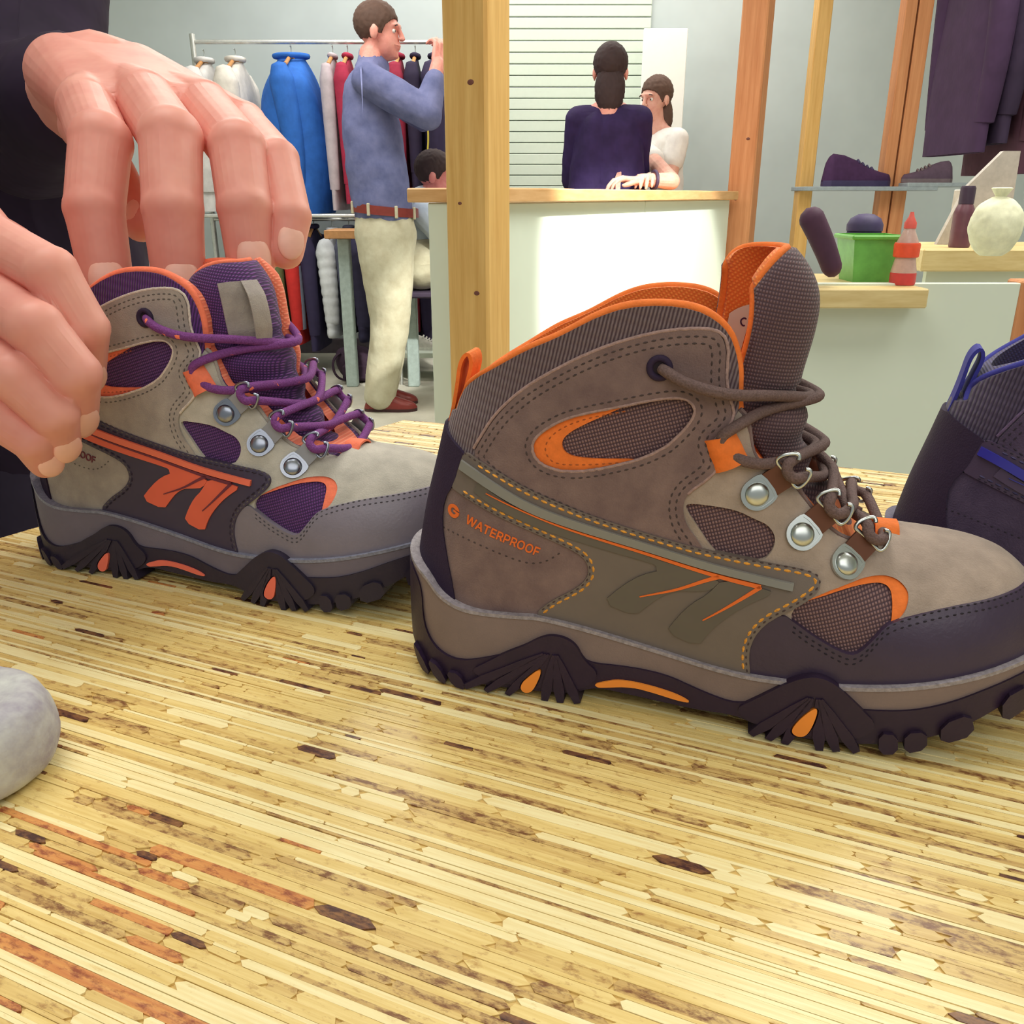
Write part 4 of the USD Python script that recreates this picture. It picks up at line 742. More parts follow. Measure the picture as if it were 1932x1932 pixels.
# ---- clothes
def cloth(name, rgb, rgb2=None, puff=0.0): return mat(name, rgb, .8, .25, vary=.14, nscale=14, bump=4e-3, bscale=16, rgb2=rgb2)
def jacket(px0, px1, ytop, ybot, Y, label, m, kind='coat', side=None, hood=False, group=None):
    """a coat on a hanger, seen edge on: folded body, a sleeve hanging at the near edge, collar and hanger"""
    ym = (ytop + ybot) / 2; xa, xb = at_y(px0, ym, Y)[0], at_y(px1, ym, Y)[0]; zt_, zb = at_y(px0, ytop, Y)[2], at_y(px0, ybot, Y)[2]
    w = (xb - xa) / 2; t = thing('jacket', label, 'jacket', ((xa + xb) / 2, Y, 0), 0, group); H = zt_ - zb; nz = 44; na = 28; D = .23
    th = np.linspace(0, 2 * np.pi, na + 1); G = np.zeros((nz, na + 1, 3)); I = np.zeros_like(G)
    for i, u in enumerate(np.linspace(0, 1, nz)):
        zz = zb + H * u; sh = max(0.03, 1 - max(0, (u - .80) / .20) ** 2 * .93); ww = w * (.9 + .1 * math.sin(u * 5)) * (1 - .5 * max(0, (u - .75) / .25) ** 1.5)
        if kind == 'puffer': ww *= 1 + .09 * abs(math.sin(u * 11 * math.pi)) ** .6 - .06
        for j, a in enumerate(th):
            fold = 1 + (.10 * math.sin(3 * a + 6 * u) if kind != 'puffer' else 0.03 * math.sin(4 * a + u * 9))
            ex = .75; cx = math.copysign(abs(math.cos(a)) ** ex, math.cos(a)); cy = math.copysign(abs(math.sin(a)) ** ex, math.sin(a))
            r = 1 + (.06 * abs(math.sin(u * 11 * math.pi)) ** .6 if kind == 'puffer' else 0)
            G[i, j] = (cx * ww * fold, cy * D * sh * r, zz); I[i, j] = (cx * max(ww - .012, .004) * fold, cy * max(D * sh - .012, .004), zz)
    m_ = slab_mesh(G, I); obj('body', m_, m, t, 60)
    n = 40; u = np.linspace(0, 1, n); sp_ = np.stack([-w * .15 + w * .30 * np.sin(u * 2), -D * .86 - .02 * np.sin(u * 3), zt_ - H * (.06 + .80 * u)], 1); sr = np.interp(u, [0, .12, .7, .95, 1], [.035, .062, .05, .044, .042]) * min(1.15, w / .09 + .35)
    if kind == 'puffer': sr = sr * (1 + .12 * np.abs(np.sin(u * 9 * math.pi)) ** .6)
    obj('sleeve', tube(sp_, sr, 14), m, t, 60); sp2 = sp_ * [1, -1, 1]; obj('sleeve', tube(sp2, sr, 14), m, t, 60)
    if side is not None:
        sg = sp_[12:] + [w * .55, .01, 0]; obj('side_stripe', tube(sg, sr[12:] * .72, 12), side, t, 60)
    nk = np.stack([.5 * w * np.cos(th), .06 * np.sin(th), np.full(na + 1, zt_ + .015)], 1); obj('collar', tube(nk, .014 if not hood else .03, 8, False), m, t, 60)
    hk = curve([(0, -.17, zt_ - .045), (0, -.08, zt_ - .01), (0, 0, zt_ + .012), (0, .08, zt_ - .01), (0, .17, zt_ - .045)], .02); h = obj('hanger', tube(hk, .011, 8), mat('hanger_wood', (196, 140, 84), .5), t, 60)
    obj('hook', tube(curve([(0, 0, zt_ + .01), (0, 0, zt_ + .03), (0, .012, zt_ + .045), (0, .012, zt_ + .062), (0, 0, zt_ + .072), (0, -.012, zt_ + .066)], .006), .003, 6), metal_grey, h, 60)
YJ = 5.55
rack = thing('clothes_rack', 'metal clothes rack with a thin white upper rail behind the standing man', 'rack', (0, 0, 0))
zr = at_y(600, 407, YJ - .26)[2]; zr2 = at_y(600, 428, YJ)[2] + .005; xl_, xr_ = at_y(400, 404, YJ)[0], at_y(860, 404, YJ)[0]
chrome = mat('chrome_rail', (214, 216, 214), .3, .5, .6)
obj('front_rail', tube(np.array([(xl_, YJ - .26, zr), (xr_, YJ - .26, zr)]), .011, 10), chrome, rack, 60); obj('lower_rail', tube(np.array([(xl_, YJ, zr2 + .04), (xr_, YJ, zr2 + .04)]), .012, 10), chrome, rack, 60); obj('upper_rail', tube(np.array([(xl_, YJ, 1.86), (xr_, YJ, 1.86)]), .012, 10), chrome, rack, 60)
for xx in (xl_, xr_):
    obj('upright', tube(np.array([(xx, YJ, 0), (xx, YJ, 1.9)]), .016, 10), chrome, rack, 60)
    for zz in (zr, ): obj('bracket', tube(np.array([(xx, YJ, zz), (xx, YJ - .26, zz)]), .010, 8), chrome, rack, 60)
    obj('foot', box((xx, YJ - .05, .02), (.05, .5, .04), 0, .005), chrome, rack)
low = [(455, 497, 432, 640, 'olive black coat low on the rack, leftmost', (70, 66, 60), 'coat', None), (497, 530, 432, 646, 'charcoal jacket beside the olive coat low on the rack', (60, 56, 60), 'coat', None), (531, 552, 432, 646, 'moss green jacket left of the red one', (104, 112, 74), 'coat', None),
       (557, 582, 432, 640, 'red jacket with a grey side stripe hanging low on the rack', (204, 52, 50), 'coat', (120, 124, 142)), (588, 612, 432, 652, 'dark navy jacket between red jacket and white puffer', (54, 48, 78), 'coat', None), (618, 648, 438, 628, 'white quilted puffer jacket behind the grey table leg', (214, 218, 224), 'puffer', None),
       (650, 678, 434, 622, 'slate blue jacket just right of the grey table leg', (86, 88, 108), 'coat', None), (676, 706, 434, 636, 'dark quilted puffer jacket behind the standing man', (62, 58, 86), 'puffer', None), (716, 748, 434, 640, 'black coat hidden behind the man in khaki trousers', (46, 40, 56), 'coat', None), (768, 794, 470, 640, 'dark coat with red lining seen between man and counter', (58, 40, 66), 'coat', (150, 44, 62)), (796, 822, 434, 640, 'navy coat beside the counter end behind the seated man', (52, 44, 74), 'coat', None)]
for i, (a_, b_, yt, ybm, lb, c_, kd, sd) in enumerate(low): jacket(a_, b_, yt, ybm, YJ, lb, cloth('cloth_low_%d' % i, c_), kd, cloth('cloth_side_%d' % i, sd) if sd else None, group='jackets on the lower rail')
up = [(372, 430, 120, 398, 'white jacket on the upper rail, half behind the hand', (206, 204, 204), 'coat'), (428, 488, 118, 396, 'cream jacket on the upper rail left of the blue one', (214, 208, 200), 'coat'), (500, 622, 112, 402, 'bright blue jacket hanging on the upper rail above the coats', (48, 104, 190), 'coat'), (628, 646, 112, 396, 'pale pink grey jacket between the blue and crimson ones', (190, 178, 186), 'coat'), (652, 676, 112, 384, 'crimson jacket on the upper rail behind the man in blue', (168, 48, 76), 'coat'), (690, 740, 112, 380, 'plum jacket on the upper rail behind the standing man', (96, 40, 72), 'coat'), (744, 772, 112, 372, 'red coat on the upper rail showing at the man chest', (150, 44, 68), 'coat'), (776, 800, 112, 360, 'black coat above the seated man head', (50, 42, 66), 'coat'), (804, 846, 112, 350, 'midnight coat beside the pine post on the upper rail', (54, 46, 74), 'coat')]
for i, (a_, b_, yt, ybm, lb, c_, kd) in enumerate(up): jacket(a_, b_, yt, ybm, YJ, lb, cloth('cloth_up_%d' % i, c_), kd, group='jackets on the upper rail')
dkr = [(1806, 1850, -120, 292, 'plum black jacket hanging at the upper right before the studs', (58, 38, 66)), (1846, 1890, -120, 276, 'black jacket second from the right on the high right rail', (46, 34, 56)), (1888, 1936, -120, 330, 'dark brown jacket at the extreme upper right', (70, 42, 56))]
for i, (a_, b_, yt, ybm, lb, c_) in enumerate(dkr): jacket(a_, b_, yt, ybm, 3.7, lb, cloth('cloth_right_%d' % i, c_), 'coat', group='dark jackets at the upper right')
zr_ = at_y(1850, -120, 3.7)[2] + .035; x0_, x1_ = at_y(1780, 0, 3.7)[0], 2.9
rr = thing('garment_rail', 'high chrome rail carrying dark jackets at the upper right', 'rail', (0, 0, 0)); obj('rail', tube(np.array([(x0_, 3.7, zr_), (x1_, 3.7, zr_)]), .012, 10), chrome, rr, 60)
for xx in (x0_ + .05, x1_ - .05): obj('drop_rod', tube(np.array([(xx, 3.7, zr_), (xx, 3.7, 3.0)]), .008, 8), chrome, rr, 60)
# yellow tag strap on the black coat
ys = at_y(806, 270, YJ - .30); p = obj('yellow_strap', tube(curve([ys + [0, 0, .14], ys + [.006, 0, .02], ys + [-.006, 0, -.08]], .01), .012, 8, squash=.4), mat('yellow_web', (206, 190, 70), .7), None, 60); tag(stage.GetPrimAtPath(p), 'yellow strap hanging on the dark coats above the seated man', 'strap')
# grey-legged side table before the rack, with a dark bag under it
st = thing('side_table', 'wood topped table on a thick grey metal leg before the coats', 'table', (0, 0, 0)); zt_ = at_y(650, 434, 4.9)[2]
xa, xb = at_y(613, 440, 4.9)[0], at_y(800, 440, 4.9)[0]; obj('tabletop', box(((xa + xb) / 2, 5.02, zt_ - .022), (xb - xa, .3, .044), 0, .004), mat('oak_edge', (190, 138, 88), .5), st)
for px in (655, 775): xx = at_y(px, 600, 4.95)[0]; obj('leg', box((xx, 5.0, (zt_ - .045) / 2), (.065, .065, zt_ - .045), 0, .006), mat('leg_grey', (172, 188, 184), .5, .4), st)
bc = at_z(668, 728, 0); bag = thing('backpack', 'dark backpack slumped on the floor by the grey table leg', 'bag', (bc[0], bc[1] + .16, 0))
bm = trimesh.creation.icosphere(4, 1.0); v = bm.vertices; v *= 1 + .12 * (meshkit.fbm(v * 2.2 + 3, 3, 5)[:, None] - .5); v = np.sign(v) * np.abs(v) ** .7 * [.115, .12, .10]; v[:, 0] -= .03 * (v[:, 2] / .10); v[:, 2] -= v[:, 2].min(); bm.vertices = v; dkc = cloth('bag_cloth', (52, 36, 52)); obj('sack', bm, dkc, bag, 60)
obj('strap', tube(curve([(-.08, -.1, .18), (-.12, -.13, .12), (-.1, -.13, .05), (-.04, -.12, .03)], .01), .012, 8, squash=.5), dkc, bag, 60); obj('handle', tube(curve([(-.07, 0, .2), (-.04, 0, .23), (0, 0, .2)], .008), .008, 8), dkc, bag, 60); pk = box((.0, -.115, .07), (.14, .03, .09), 0, .012); obj('pocket', pk, dkc, bag)
# white shoes and box on a low shelf behind the chair
ls = at_y(790, 655, 5.45); sh = thing('low_shelf', 'low white shelf on the floor behind the seated man chair', 'shelf', (0, 0, 0)); obj('board', box((ls[0], 5.3, ls[2]), (.34, .3, .03), 0, .003), wp, sh)
for sx in (-1, 1): obj('support', box((ls[0] + sx * .14, 5.3, (ls[2] - .015) / 2), (.03, .28, ls[2] - .016), 0, .002), wp, sh)
trainer(800, 650, 5.27, .24, 'white trainer on the low shelf behind the seated man', mat('shoe_white', (216, 212, 206), .8), mat('shoe_white_sole', (226, 224, 218), .7), 0, ls[2] + .015, None)
# ================================================================ people
def ball(p, r, n=20): return Manifold.sphere(r, n).translate(tuple(map(float, p)))
def bone(p, r, q, s, n=20): return Manifold.batch_hull([ball(p, r, n), ball(q, s, n)])
def chain(pts, n=20): return [bone(pts[i][0], pts[i][1], pts[i + 1][0], pts[i + 1][1], n) for i in range(len(pts) - 1)]
def blend(ms, edge, it=14):
    M = Manifold.batch_boolean(ms, m3.OpType.Add).simplify(edge * .12).refine_to_length(edge); t = tm(M); t.merge_vertices()
    trimesh.smoothing.filter_taubin(t, lamb=.5, nu=.51, iterations=it); return t
V3 = lambda *a: np.array(a, float)
def ell(c, r, rot=None, n=24):
    m = Manifold.sphere(1.0, n).scale(tuple(map(float, r)))
    if rot is not None: m = m.rotate(rot)
    return m.translate(tuple(map(float, c)))
def head_mesh(c, f, s=1.0, up=V3(0, 0, 1)):
    """a head with brow, nose, lips, chin and ears; f: facing"""
    f = f / np.linalg.norm(f); l = np.cross(up, f); l /= np.linalg.norm(l); u = np.cross(f, l)
    M = np.eye(4); M[:3, 0], M[:3, 1], M[:3, 2], M[:3, 3] = f, l, u, c
    ms = [ell((-.012, 0, .03), (.096, .077, .09)), ell((.03, 0, -.035), (.062, .058, .085)), ell((.06, 0, -.088), (.03, .03, .024)), ell((.078, 0, .028), (.02, .05, .016))]
    ms += [bone(V3(.088, 0, .02), .008, V3(.108, 0, -.02), .0125), ball((.098, .012, -.024), .008), ball((.098, -.012, -.024), .008), ell((.088, 0, -.05), (.012, .024, .007)), ell((.085, 0, -.062), (.013, .02, .008))]
    ms += [ell((-.005, s_ * .078, -.005), (.02, .012, .032)) for s_ in (-1, 1)]
    t = blend(ms, .008, 8); t.apply_scale(s); t.apply_transform(M); return t, M
def hair_mesh(M, s=1.0, long=0.0):
    a = ell((-.018, 0, .042), (.103, .086, .094)) - ell((.085, 0, -.03), (.072, .12, .088)) - Manifold.cube((.4, .4, .2), True).translate((0.02, 0, -.13 - long))
    if long: a = a + ell((-.05, 0, -.06 - long * .4), (.055, .075, .10 + long * .4))
    t = tm(a.refine_to_length(.01)); t.vertices += t.vertex_normals * (.006 * (meshkit.noise(t.vertices * 260, 3)[:, None] - .5)); t.apply_scale(s); t.apply_transform(M); return t
def eyes(M, parent, s=1.0):
    for y in (-.031, .031):
        e = trimesh.creation.icosphere(2, .0095 * s); e.apply_translation(np.array((.0735, y, .005)) * s); e.apply_transform(M); q = obj('eye', e, mat('eye_white', (226, 220, 214), .3), parent, 60)
        e = trimesh.creation.icosphere(2, .0058 * s); e.apply_translation(np.array((.0785, y, .005)) * s); e.apply_transform(M); obj('iris', e, mat('iris', (54, 38, 34), .3), q, 60)
        b = tube(curve([(.086 , y - .018,   .024), (.090, y, .03), (.086, y + .018, .025)], .004) * s, .0028 * s, 6); b.apply_transform(M); obj('eyebrow', b, mat('hair_dark', (52, 34, 36), .8), parent, 60)
def hand(wrist, fwd, back, thumb_sign, flex, abd, thumb_pose, s=1.0, rad=1.0):
    """fwd: wrist to knuckles; back: out of the back of the hand; thumb on the side fwd x back * thumb_sign; flex: four lists of three bends in degrees"""
    fwd = fwd / np.linalg.norm(fwd); back = back - fwd * (back @ fwd); back /= np.linalg.norm(back); th = np.cross(fwd, back) * thumb_sign
    L = lambda x, y, z: wrist + (th * x + fwd * y + back * z) * s
    ms = []; roots = [(.030, .086, .004), (.010, .092, .006), (-.011, .087, .004), (-.030, .078, 0)]; rr = [.0105, .0108, .0102, .009]; ln = [(.045, .027, .021), (.050, .031, .022), (.046, .029, .022), (.036, .022, .019)]
    w = [ball(L(sx * .022, 0, 0), .019 * s, 18) for sx in (-1, 1)]
    for k in range(4): ms.append(Manifold.batch_hull([ball(L(roots[k][0], roots[k][1], roots[k][2] - .003), .0125 * s, 18), ball(L(roots[k][0] * .7, .02, -.002), .0165 * s, 18)]))
    ms.append(Manifold.batch_hull([ball(L(x, y, z), r * s, 18) for x, y, z, r in ((.026, .076, -.002, .012), (-.026, .070, -.004, .012), (.022, .012, -.002, .017), (-.020, .010, -.002, .016), (0, .08, 0, .013))]))
    nails = []
    for k in range(4):
        p = np.array(roots[k], float); a = math.radians(abd[k]); ang_ = 0.0; r = rr[k] * rad; base = L(*p)
        for j in range(3):
            ang_ += math.radians(flex[k][j]); d = th * math.sin(a) * math.cos(ang_) + fwd * math.cos(a) * math.cos(ang_) - back * math.sin(ang_)
            q = base + d * ln[k][j] * s; ms.append(bone(base, r * s * (1.06 if j else 1.1), q, r * s * (.98 if j < 2 else .86), 18)); ms.append(ball(base + back * .001, r * s * 1.12, 18))
            if j == 2: nb = back * math.cos(ang_) + fwd * math.sin(ang_); nails.append((q - d * .002 * s, d, nb, r * s))
            base = q; r *= .95
    t0 = L(.022, .018, -.006); t1 = L(*thumb_pose[0]); t2 = L(*thumb_pose[1]); t3 = L(*thumb_pose[2])
    ms += [bone(t0, .018 * s, t1, .0145 * s, 18), bone(t1, .0132 * s * rad, t2, .0122 * s * rad, 18), bone(t2, .012 * s * rad, t3, .0098 * s * rad, 18)]
    d = (t3 - t2) / np.linalg.norm(t3 - t2); nb = back + th * .6; nb -= d * (nb @ d); nb /= np.linalg.norm(nb); nails.append((t3 - d * .002 * s, d, nb, .0105 * s * rad))
    return ms, nails
def nail_mesh(c, d, n, r):
    m = trimesh.creation.icosphere(2, 1.0); m.apply_scale((r * 1.0, r * .74, r * .30)); b = np.cross(n, d); M = np.eye(4); M[:3, 0], M[:3, 1], M[:3, 2], M[:3, 3] = d, b, n, c + n * r * .86; m.apply_transform(M); return m
def skin(name, rgb): return mat(name, rgb, .5, .4, vary=.07, nscale=25, sss=.12, rgb2=tuple(np.array(rgb) * (.93, .84, .84)))
SK = skin('skin', (232, 164, 150)); SK2 = skin('skin_pale', (226, 176, 158)); SK3 = skin('skin_rosy', (220, 140, 134))
hairm = mat('hair_dark', (52, 34, 36), .8)

def fold_mesh(t, amp, sc, seed):
    n = t.vertex_normals; t.vertices = t.vertices + n * (amp * (meshkit.fbm(t.vertices * sc + seed, 3, seed) - .5)[:, None]); return t

# ---- the man standing in profile: blue shirt, khaki trousers
g0 = at_z(728, 772, 0); gx, gy = g0[0], g0[1] + .05
def PX(px, py, dy=0.0): return at_y(px, py, gy + dy)
mn = thing('person', 'man standing in profile in a blue shirt, brown belt and khaki trousers', 'person', (0, 0, 0))
sx_ = PX(700, 128); shN, shF = PX(694, 150, -.17), PX(694, 150, .17); hipN, hipF = PX(722, 455, -.085), PX(724, 455, .085); kN, kF = PX(738, 600, -.09), PX(734, 600, .08); aN, aF = PX(716, 742, -.08), PX(720, 736, .09)
elN, wrN = PX(806, 216, -.24), PX(826, 120, -.12); elF, wrF = PX(800, 220, .2), PX(832, 130, .08); neck = PX(702, 105); hd = PX(716, 62)
skin_ms = [bone(neck, .055, hd + V3(-.01, 0, -.05), .055)] + chain([(elN, .045), (wrN, .030)]) + chain([(elF, .045), (wrF, .030)]) + [bone(neck, .06, PX(708, 300), .12), bone(PX(708, 300), .12, (hipN + hipF) / 2, .13)] + chain([(shN, .05), (elN, .042)]) + chain([(shF, .05), (elF, .042)]) + chain([(hipN, .085), (kN, .055), (aN, .042)]) + chain([(hipF, .085), (kF, .055), (aF, .042)]) + [bone(neck, .05, shN, .05), bone(neck, .05, shF, .05)]
hm, HM = head_mesh(hd, V3(1, -.12, -.05)); skin_ms.append(to_man(hm))
for w_, e_, s_ in ((wrN, elN, 1), (wrF, elF, -1)):
    f_ = w_ - e_; h_, nl_ = hand(w_, f_, V3(.6, -.5 * s_, .2), s_, [(40, 40, 25)] * 4, (6, 0, -4, -8), ((.045, .045, -.012), (.05, .075, -.022), (.04, .1, -.03)), 1.0); skin_ms += h_
obj('body', blend(skin_ms, .02, 8), SK, mn, 60); obj('hair', hair_mesh(HM), mat('hair_brown', (86, 62, 52), .8), mn, 60); eyes(HM, mn)
shirt = [bone(neck + V3(0, 0, -.05), .075, shN, .072), bone(neck + V3(0, 0, -.05), .075, shF, .072)]
tor = [((694, 175), .115), ((702, 250), .135), ((710, 320), .145), ((720, 380), .142), ((724, 405), .138)]
for dy in (-.06, .06): shirt += chain([(PX(*p, dy), r) for p, r in tor])
shirt += chain([(shN, .075), (elN * .55 + shN * .45, .078), (elN, .066)]) + chain([(elN, .066), (elN * .35 + wrN * .65, .05)]) + chain([(shF, .075), (elF, .066), (elF * .35 + wrF * .65, .05)])
sm_ = fold_mesh(blend(shirt, .022, 10), .022, 9, 3); obj('shirt', sm_, cloth('shirt_blue', (118, 122, 164), (92, 98, 140)), mn, 60)
tr = [bone(PX(725, 412, -.05), .138, PX(727, 440, -.06), .148), bone(PX(725, 412, .05), .138, PX(727, 440, .06), .148), bone(PX(727, 425, -.05), .14, PX(727, 425, .05), .14)]
for sgn, k_, a_ in ((-1, kN, aN), (1, kF, aF)): tr += chain([(PX(727, 440, .06 * sgn), .15), (PX(729, 490, .075 * sgn), .135), (k_, .098), (PX(727 if sgn < 0 else 730, 680, .085 * sgn), .088), (a_ + V3(0, 0, -.01), .080)])
khaki = cloth('khaki', (206, 202, 178), (186, 178, 152)); tq = obj('trousers', fold_mesh(blend(tr, .02, 10), .014, 8, 5), khaki, mn, 60)
th = np.linspace(0, 2 * np.pi, 48); bc_ = PX(726, 396); lean = .10
bl = np.stack([bc_[0] + .158 * np.cos(th), bc_[1] + .205 * np.sin(th), bc_[2] - lean * .158 * np.cos(th) - .0], 1); G = np.stack([bl + V3(0, 0, z) for z in (-.02, -.007, .007, .02)], 1); cen = bc_
nn = (bl - cen) * [1, 1, 0]; nn /= np.linalg.norm(nn, axis=1, keepdims=True); beltm = mat('belt_leather', (130, 52, 46), .5, .4)
bq = obj('belt', slab_mesh(G + nn[:, None] * .004, G - nn[:, None] * .004), beltm, mn, 60)
for a_ in (-2.5, -1.75, -1.0, -.4): i = int((a_ % (2 * np.pi)) / (2 * np.pi) * 47); p_ = bl[i] + nn[i] * .006; obj('belt_loop', box(p_, (.014, .014, .056), a_ + 1.57, .003), khaki, tq)
def loafer(c, yaw, m, m2, parent, L=.27):
    u = np.linspace(-.5, .5, 28); top = np.interp(u, [-.5, -.46, -.3, -.08, .05, .2, .38, .47, .5], [.08, .20, .21, .20, .30, .24, .18, .13, .08]); hw = np.interp(u, [-.5, -.44, -.2, .15, .35, .46, .5], [.04, .10, .115, .165, .15, .09, .02]); th = np.linspace(0, np.pi, 15)
    G = np.array([[(uu * L, -h * L * math.cos(a), .05 * L + (tt - .05) * L * math.sin(a) ** .6) for a in th] for uu, tt, h in zip(u, top, hw)]); G2 = G.copy(); G2[..., 2] = .05 * L
    R_ = trimesh.transformations.rotation_matrix(yaw, [0, 0, 1]); R_[:3, 3] = c
    a = slab_mesh(G, G2); a.apply_transform(R_); q = obj('shoe', a, m, parent, 60); pl = np.array([(uu, -h * 1.06) for uu, h in zip(u, hw)] + [(uu, h * 1.06) for uu, h in zip(u[::-1], hw[::-1])]) * L
    b = tm(CrossSection([pl], m3.FillRule.NonZero).extrude(.055 * L)); b.apply_transform(R_); obj('shoe_sole', b, m2, q)
lm, lm2 = mat('loafer', (132, 48, 44), .35, .5), mat('loafer_sole', (66, 34, 36), .6)
for a_ in (aN, aF): loafer(V3(a_[0] + .055, a_[1], 0), 0.03, lm, lm2, mn)

# ---- seated man behind, profile, on a thin-legged chair
ys_ = 4.85
def PS(px, py, dy=0.0): return at_y(px, py, ys_ + dy)
m2_ = thing('person', 'dark-haired man seated in profile behind the counter end, pale blue shirt and khaki trousers', 'person', (0, 0, 0))
hd = PS(823, 334); hm, HM = head_mesh(hd, V3(1, -.1, -.12)); neck = PS(812, 372); hip = PS(796, 492); sN, sF = PS(800, 402, -.17), PS(800, 402, .17)
kn = [PS(900, 480, d) for d in (-.1, .1)]; an = [PS(862, 655, d) for d in (-.1, .1)]; el = [PS(846, 462, d) for d in (-.22, .22)]; wr = [PS(905, 440, d) for d in (-.1, .12)]
bm = [to_man(hm), bone(neck, .052, hd + V3(-.01, 0, -.05), .052), bone(neck, .07, hip, .12), bone(neck, .05, sN, .05), bone(neck, .05, sF, .05)]
for i, s_ in enumerate((sN, sF)):
    bm += chain([(s_, .05), (el[i], .042), (wr[i], .03)]) + chain([(hip + V3(0, (-.09, .09)[i], 0), .08), (kn[i], .055), (an[i], .04)]); bm += hand(wr[i], V3(1, 0, -.05), V3(0, 0, 1), 1 if i else -1, [(20, 30, 20)] * 4, (6, 0, -4, -8), ((.045, .045, -.012), (.05, .075, -.022), (.045, .1, -.03)))[0]
obj('body', blend(bm, .022, 8), SK3, m2_, 60); obj('hair', hair_mesh(HM), hairm, m2_, 60); eyes(HM, m2_)
sh_ = chain([(PS(804, 395), .12), (PS(798, 440), .13), (hip + V3(0, 0, .03), .14)]) + [bone(neck + V3(0, 0, -.06), .07, s_, .068) for s_ in (sN, sF)]
for i, s_ in enumerate((sN, sF)): sh_ += chain([(s_, .07), (el[i], .058), (wr[i] * .7 + el[i] * .3, .045)])
obj('shirt', fold_mesh(blend(sh_, .022, 10), .02, 10, 7), cloth('shirt_pale', (198, 210, 226), (176, 190, 210)), m2_, 60)
ti = []
for i, d in enumerate((-.09, .09)): ti += chain([(hip + V3(0, d, -.01), .135), (kn[i], .08), (an[i], .062)])
obj('trousers', fold_mesh(blend(ti, .022, 10), .016, 10, 8), khaki, m2_, 60)
zseat = hip[2] - .145
for i in (0, 1): loafer(V3(an[i][0] + .05, an[i][1], max(0, 0.0)), 0, lm, lm2, m2_)
ch = thing('chair', 'thin chrome-legged chair under the seated man', 'chair', (0, 0, 0)); cx, cy = hip[0] + .02, ys_
obj('seat', box((cx, cy, zseat - .015), (.42, .42, .03), 0, .008), mat('seat_dark', (60, 48, 70), .7), ch)
for sx in (-1, 1):
    for sy in (-1, 1): obj('leg', tube(np.array([(cx + sx * .17, cy + sy * .18, zseat - .03), (cx + sx * .18, cy + sy * .19, 0)]), .0075, 8), chrome, ch, 60)
obj('backrest', box((cx - .20, cy, zseat + .3), (.025, .38, .2), 0, .01), mat('seat_dark', (60, 48, 70)), ch)
for sy in (-1, 1): obj('back_post', tube(np.array([(cx - .19, cy + sy * .17, zseat - .02), (cx - .205, cy + sy * .17, zseat + .4)]), .009, 8), chrome, ch, 60)

# ---- person in navy, back turned, behind the counter
yn = 4.75
def PN(px, py, dy=0.0): return at_y(px, py, yn + dy)
def stand(name_label, yn, cx, shirt_m, trouser_m, hair_, skin_m, face, hgt, lean=0.0, arms=None, half=.15):
    t = thing('person', name_label, 'person', (0, 0, 0)); x = cx
    f = face / np.linalg.norm(face); r = V3(f[1], -f[0], 0)
    B = lambda z, s=0.0, d=0.0: V3(x, yn, z) + r * s + f * (d + lean * max(0, z - 1.0))
    k = hgt / 1.75; hd = B(1.62 * k, 0, .03); hm, HM = head_mesh(hd, f + V3(0, 0, -.1), k); nk = B(1.46 * k)
    sh = [B(1.40 * k, s_ * half) for s_ in (-1, 1)]; hp = [B(.92 * k, s_ * .09) for s_ in (-1, 1)]; kn = [B(.5 * k, s_ * .1) for s_ in (-1, 1)]; an = [B(.08, s_ * .1) for s_ in (-1, 1)]
    if arms is None: arms = [(B(1.12 * k, s_ * .24, .02), B(.92 * k, s_ * .2, .16)) for s_ in (-1, 1)]
    bm = [to_man(hm), bone(nk, .05, hd + V3(0, 0, -.06), .05), bone(nk, .07, B(.95 * k), .12)]
    for i in (0, 1):
        bm += chain([(nk, .045), (sh[i], .048), (arms[i][0], .040), (arms[i][1], .028)]) + chain([(hp[i], .08), (kn[i], .055), (an[i], .042)])
        bm += hand(arms[i][1], arms[i][1] - arms[i][0], V3(0, 0, 1), 1 if i == 0 else -1, [(18, 28, 18)] * 4, (6, 0, -4, -8), ((.045, .045, -.012), (.05, .075, -.022), (.045, .1, -.03)))[0]
    bm += [bone(an[i], .042, an[i] + f * .15 + V3(0, 0, -.045), .033) for i in (0, 1)]
    obj('body', blend(bm, .022, 8), skin_m, t, 60); obj('hair', hair_mesh(HM, k, .06), hair_, t, 60); eyes(HM, t, k)
    q = []
    for s_ in (-.065, 0, .065): q += chain([(B(1.36 * k, s_), .10), (B(1.2 * k, s_ * 1.15), .112), (B(1.0 * k, s_ * 1.25), .125), (B(.86 * k, s_ * 1.3), .135)])
    return t, q, sh, arms, hp, kn, an, nk, B, k
navy = cloth('shirt_navy', (50, 34, 80), (38, 24, 62)); dark_tr = cloth('trouser_dark', (54, 46, 66))
cx = PN(1146, 300)[0]
t, q, sh, arms, hp, kn, an, nk, B, k = stand('person in a dark navy top seen from behind at the counter', yn, cx, navy, dark_tr, hairm, SK, V3(.1, 1, 0), 1.74, arms=[(V3(cx - .17, yn + .10, 1.12), V3(cx - .05, yn + .26, 1.10)), (V3(cx + .17, yn + .10, 1.12), V3(cx + .05, yn + .27, 1.16))])
for i in (0, 1): q += chain([(nk + V3(0, 0, -.05), .07), (sh[i], .068), (arms[i][0], .058), (arms[i][1] * .75 + arms[i][0] * .25, .047)])
obj('top', fold_mesh(blend(q, .022, 10), .022, 9, 11), navy, t, 60)
q = []
for i in (0, 1): q += chain([(hp[i], .125), (kn[i], .088), (an[i] + V3(0, 0, .02), .07)])
obj('trousers', fold_mesh(blend(q, .024, 8), .014, 9, 12), dark_tr, t, 60)
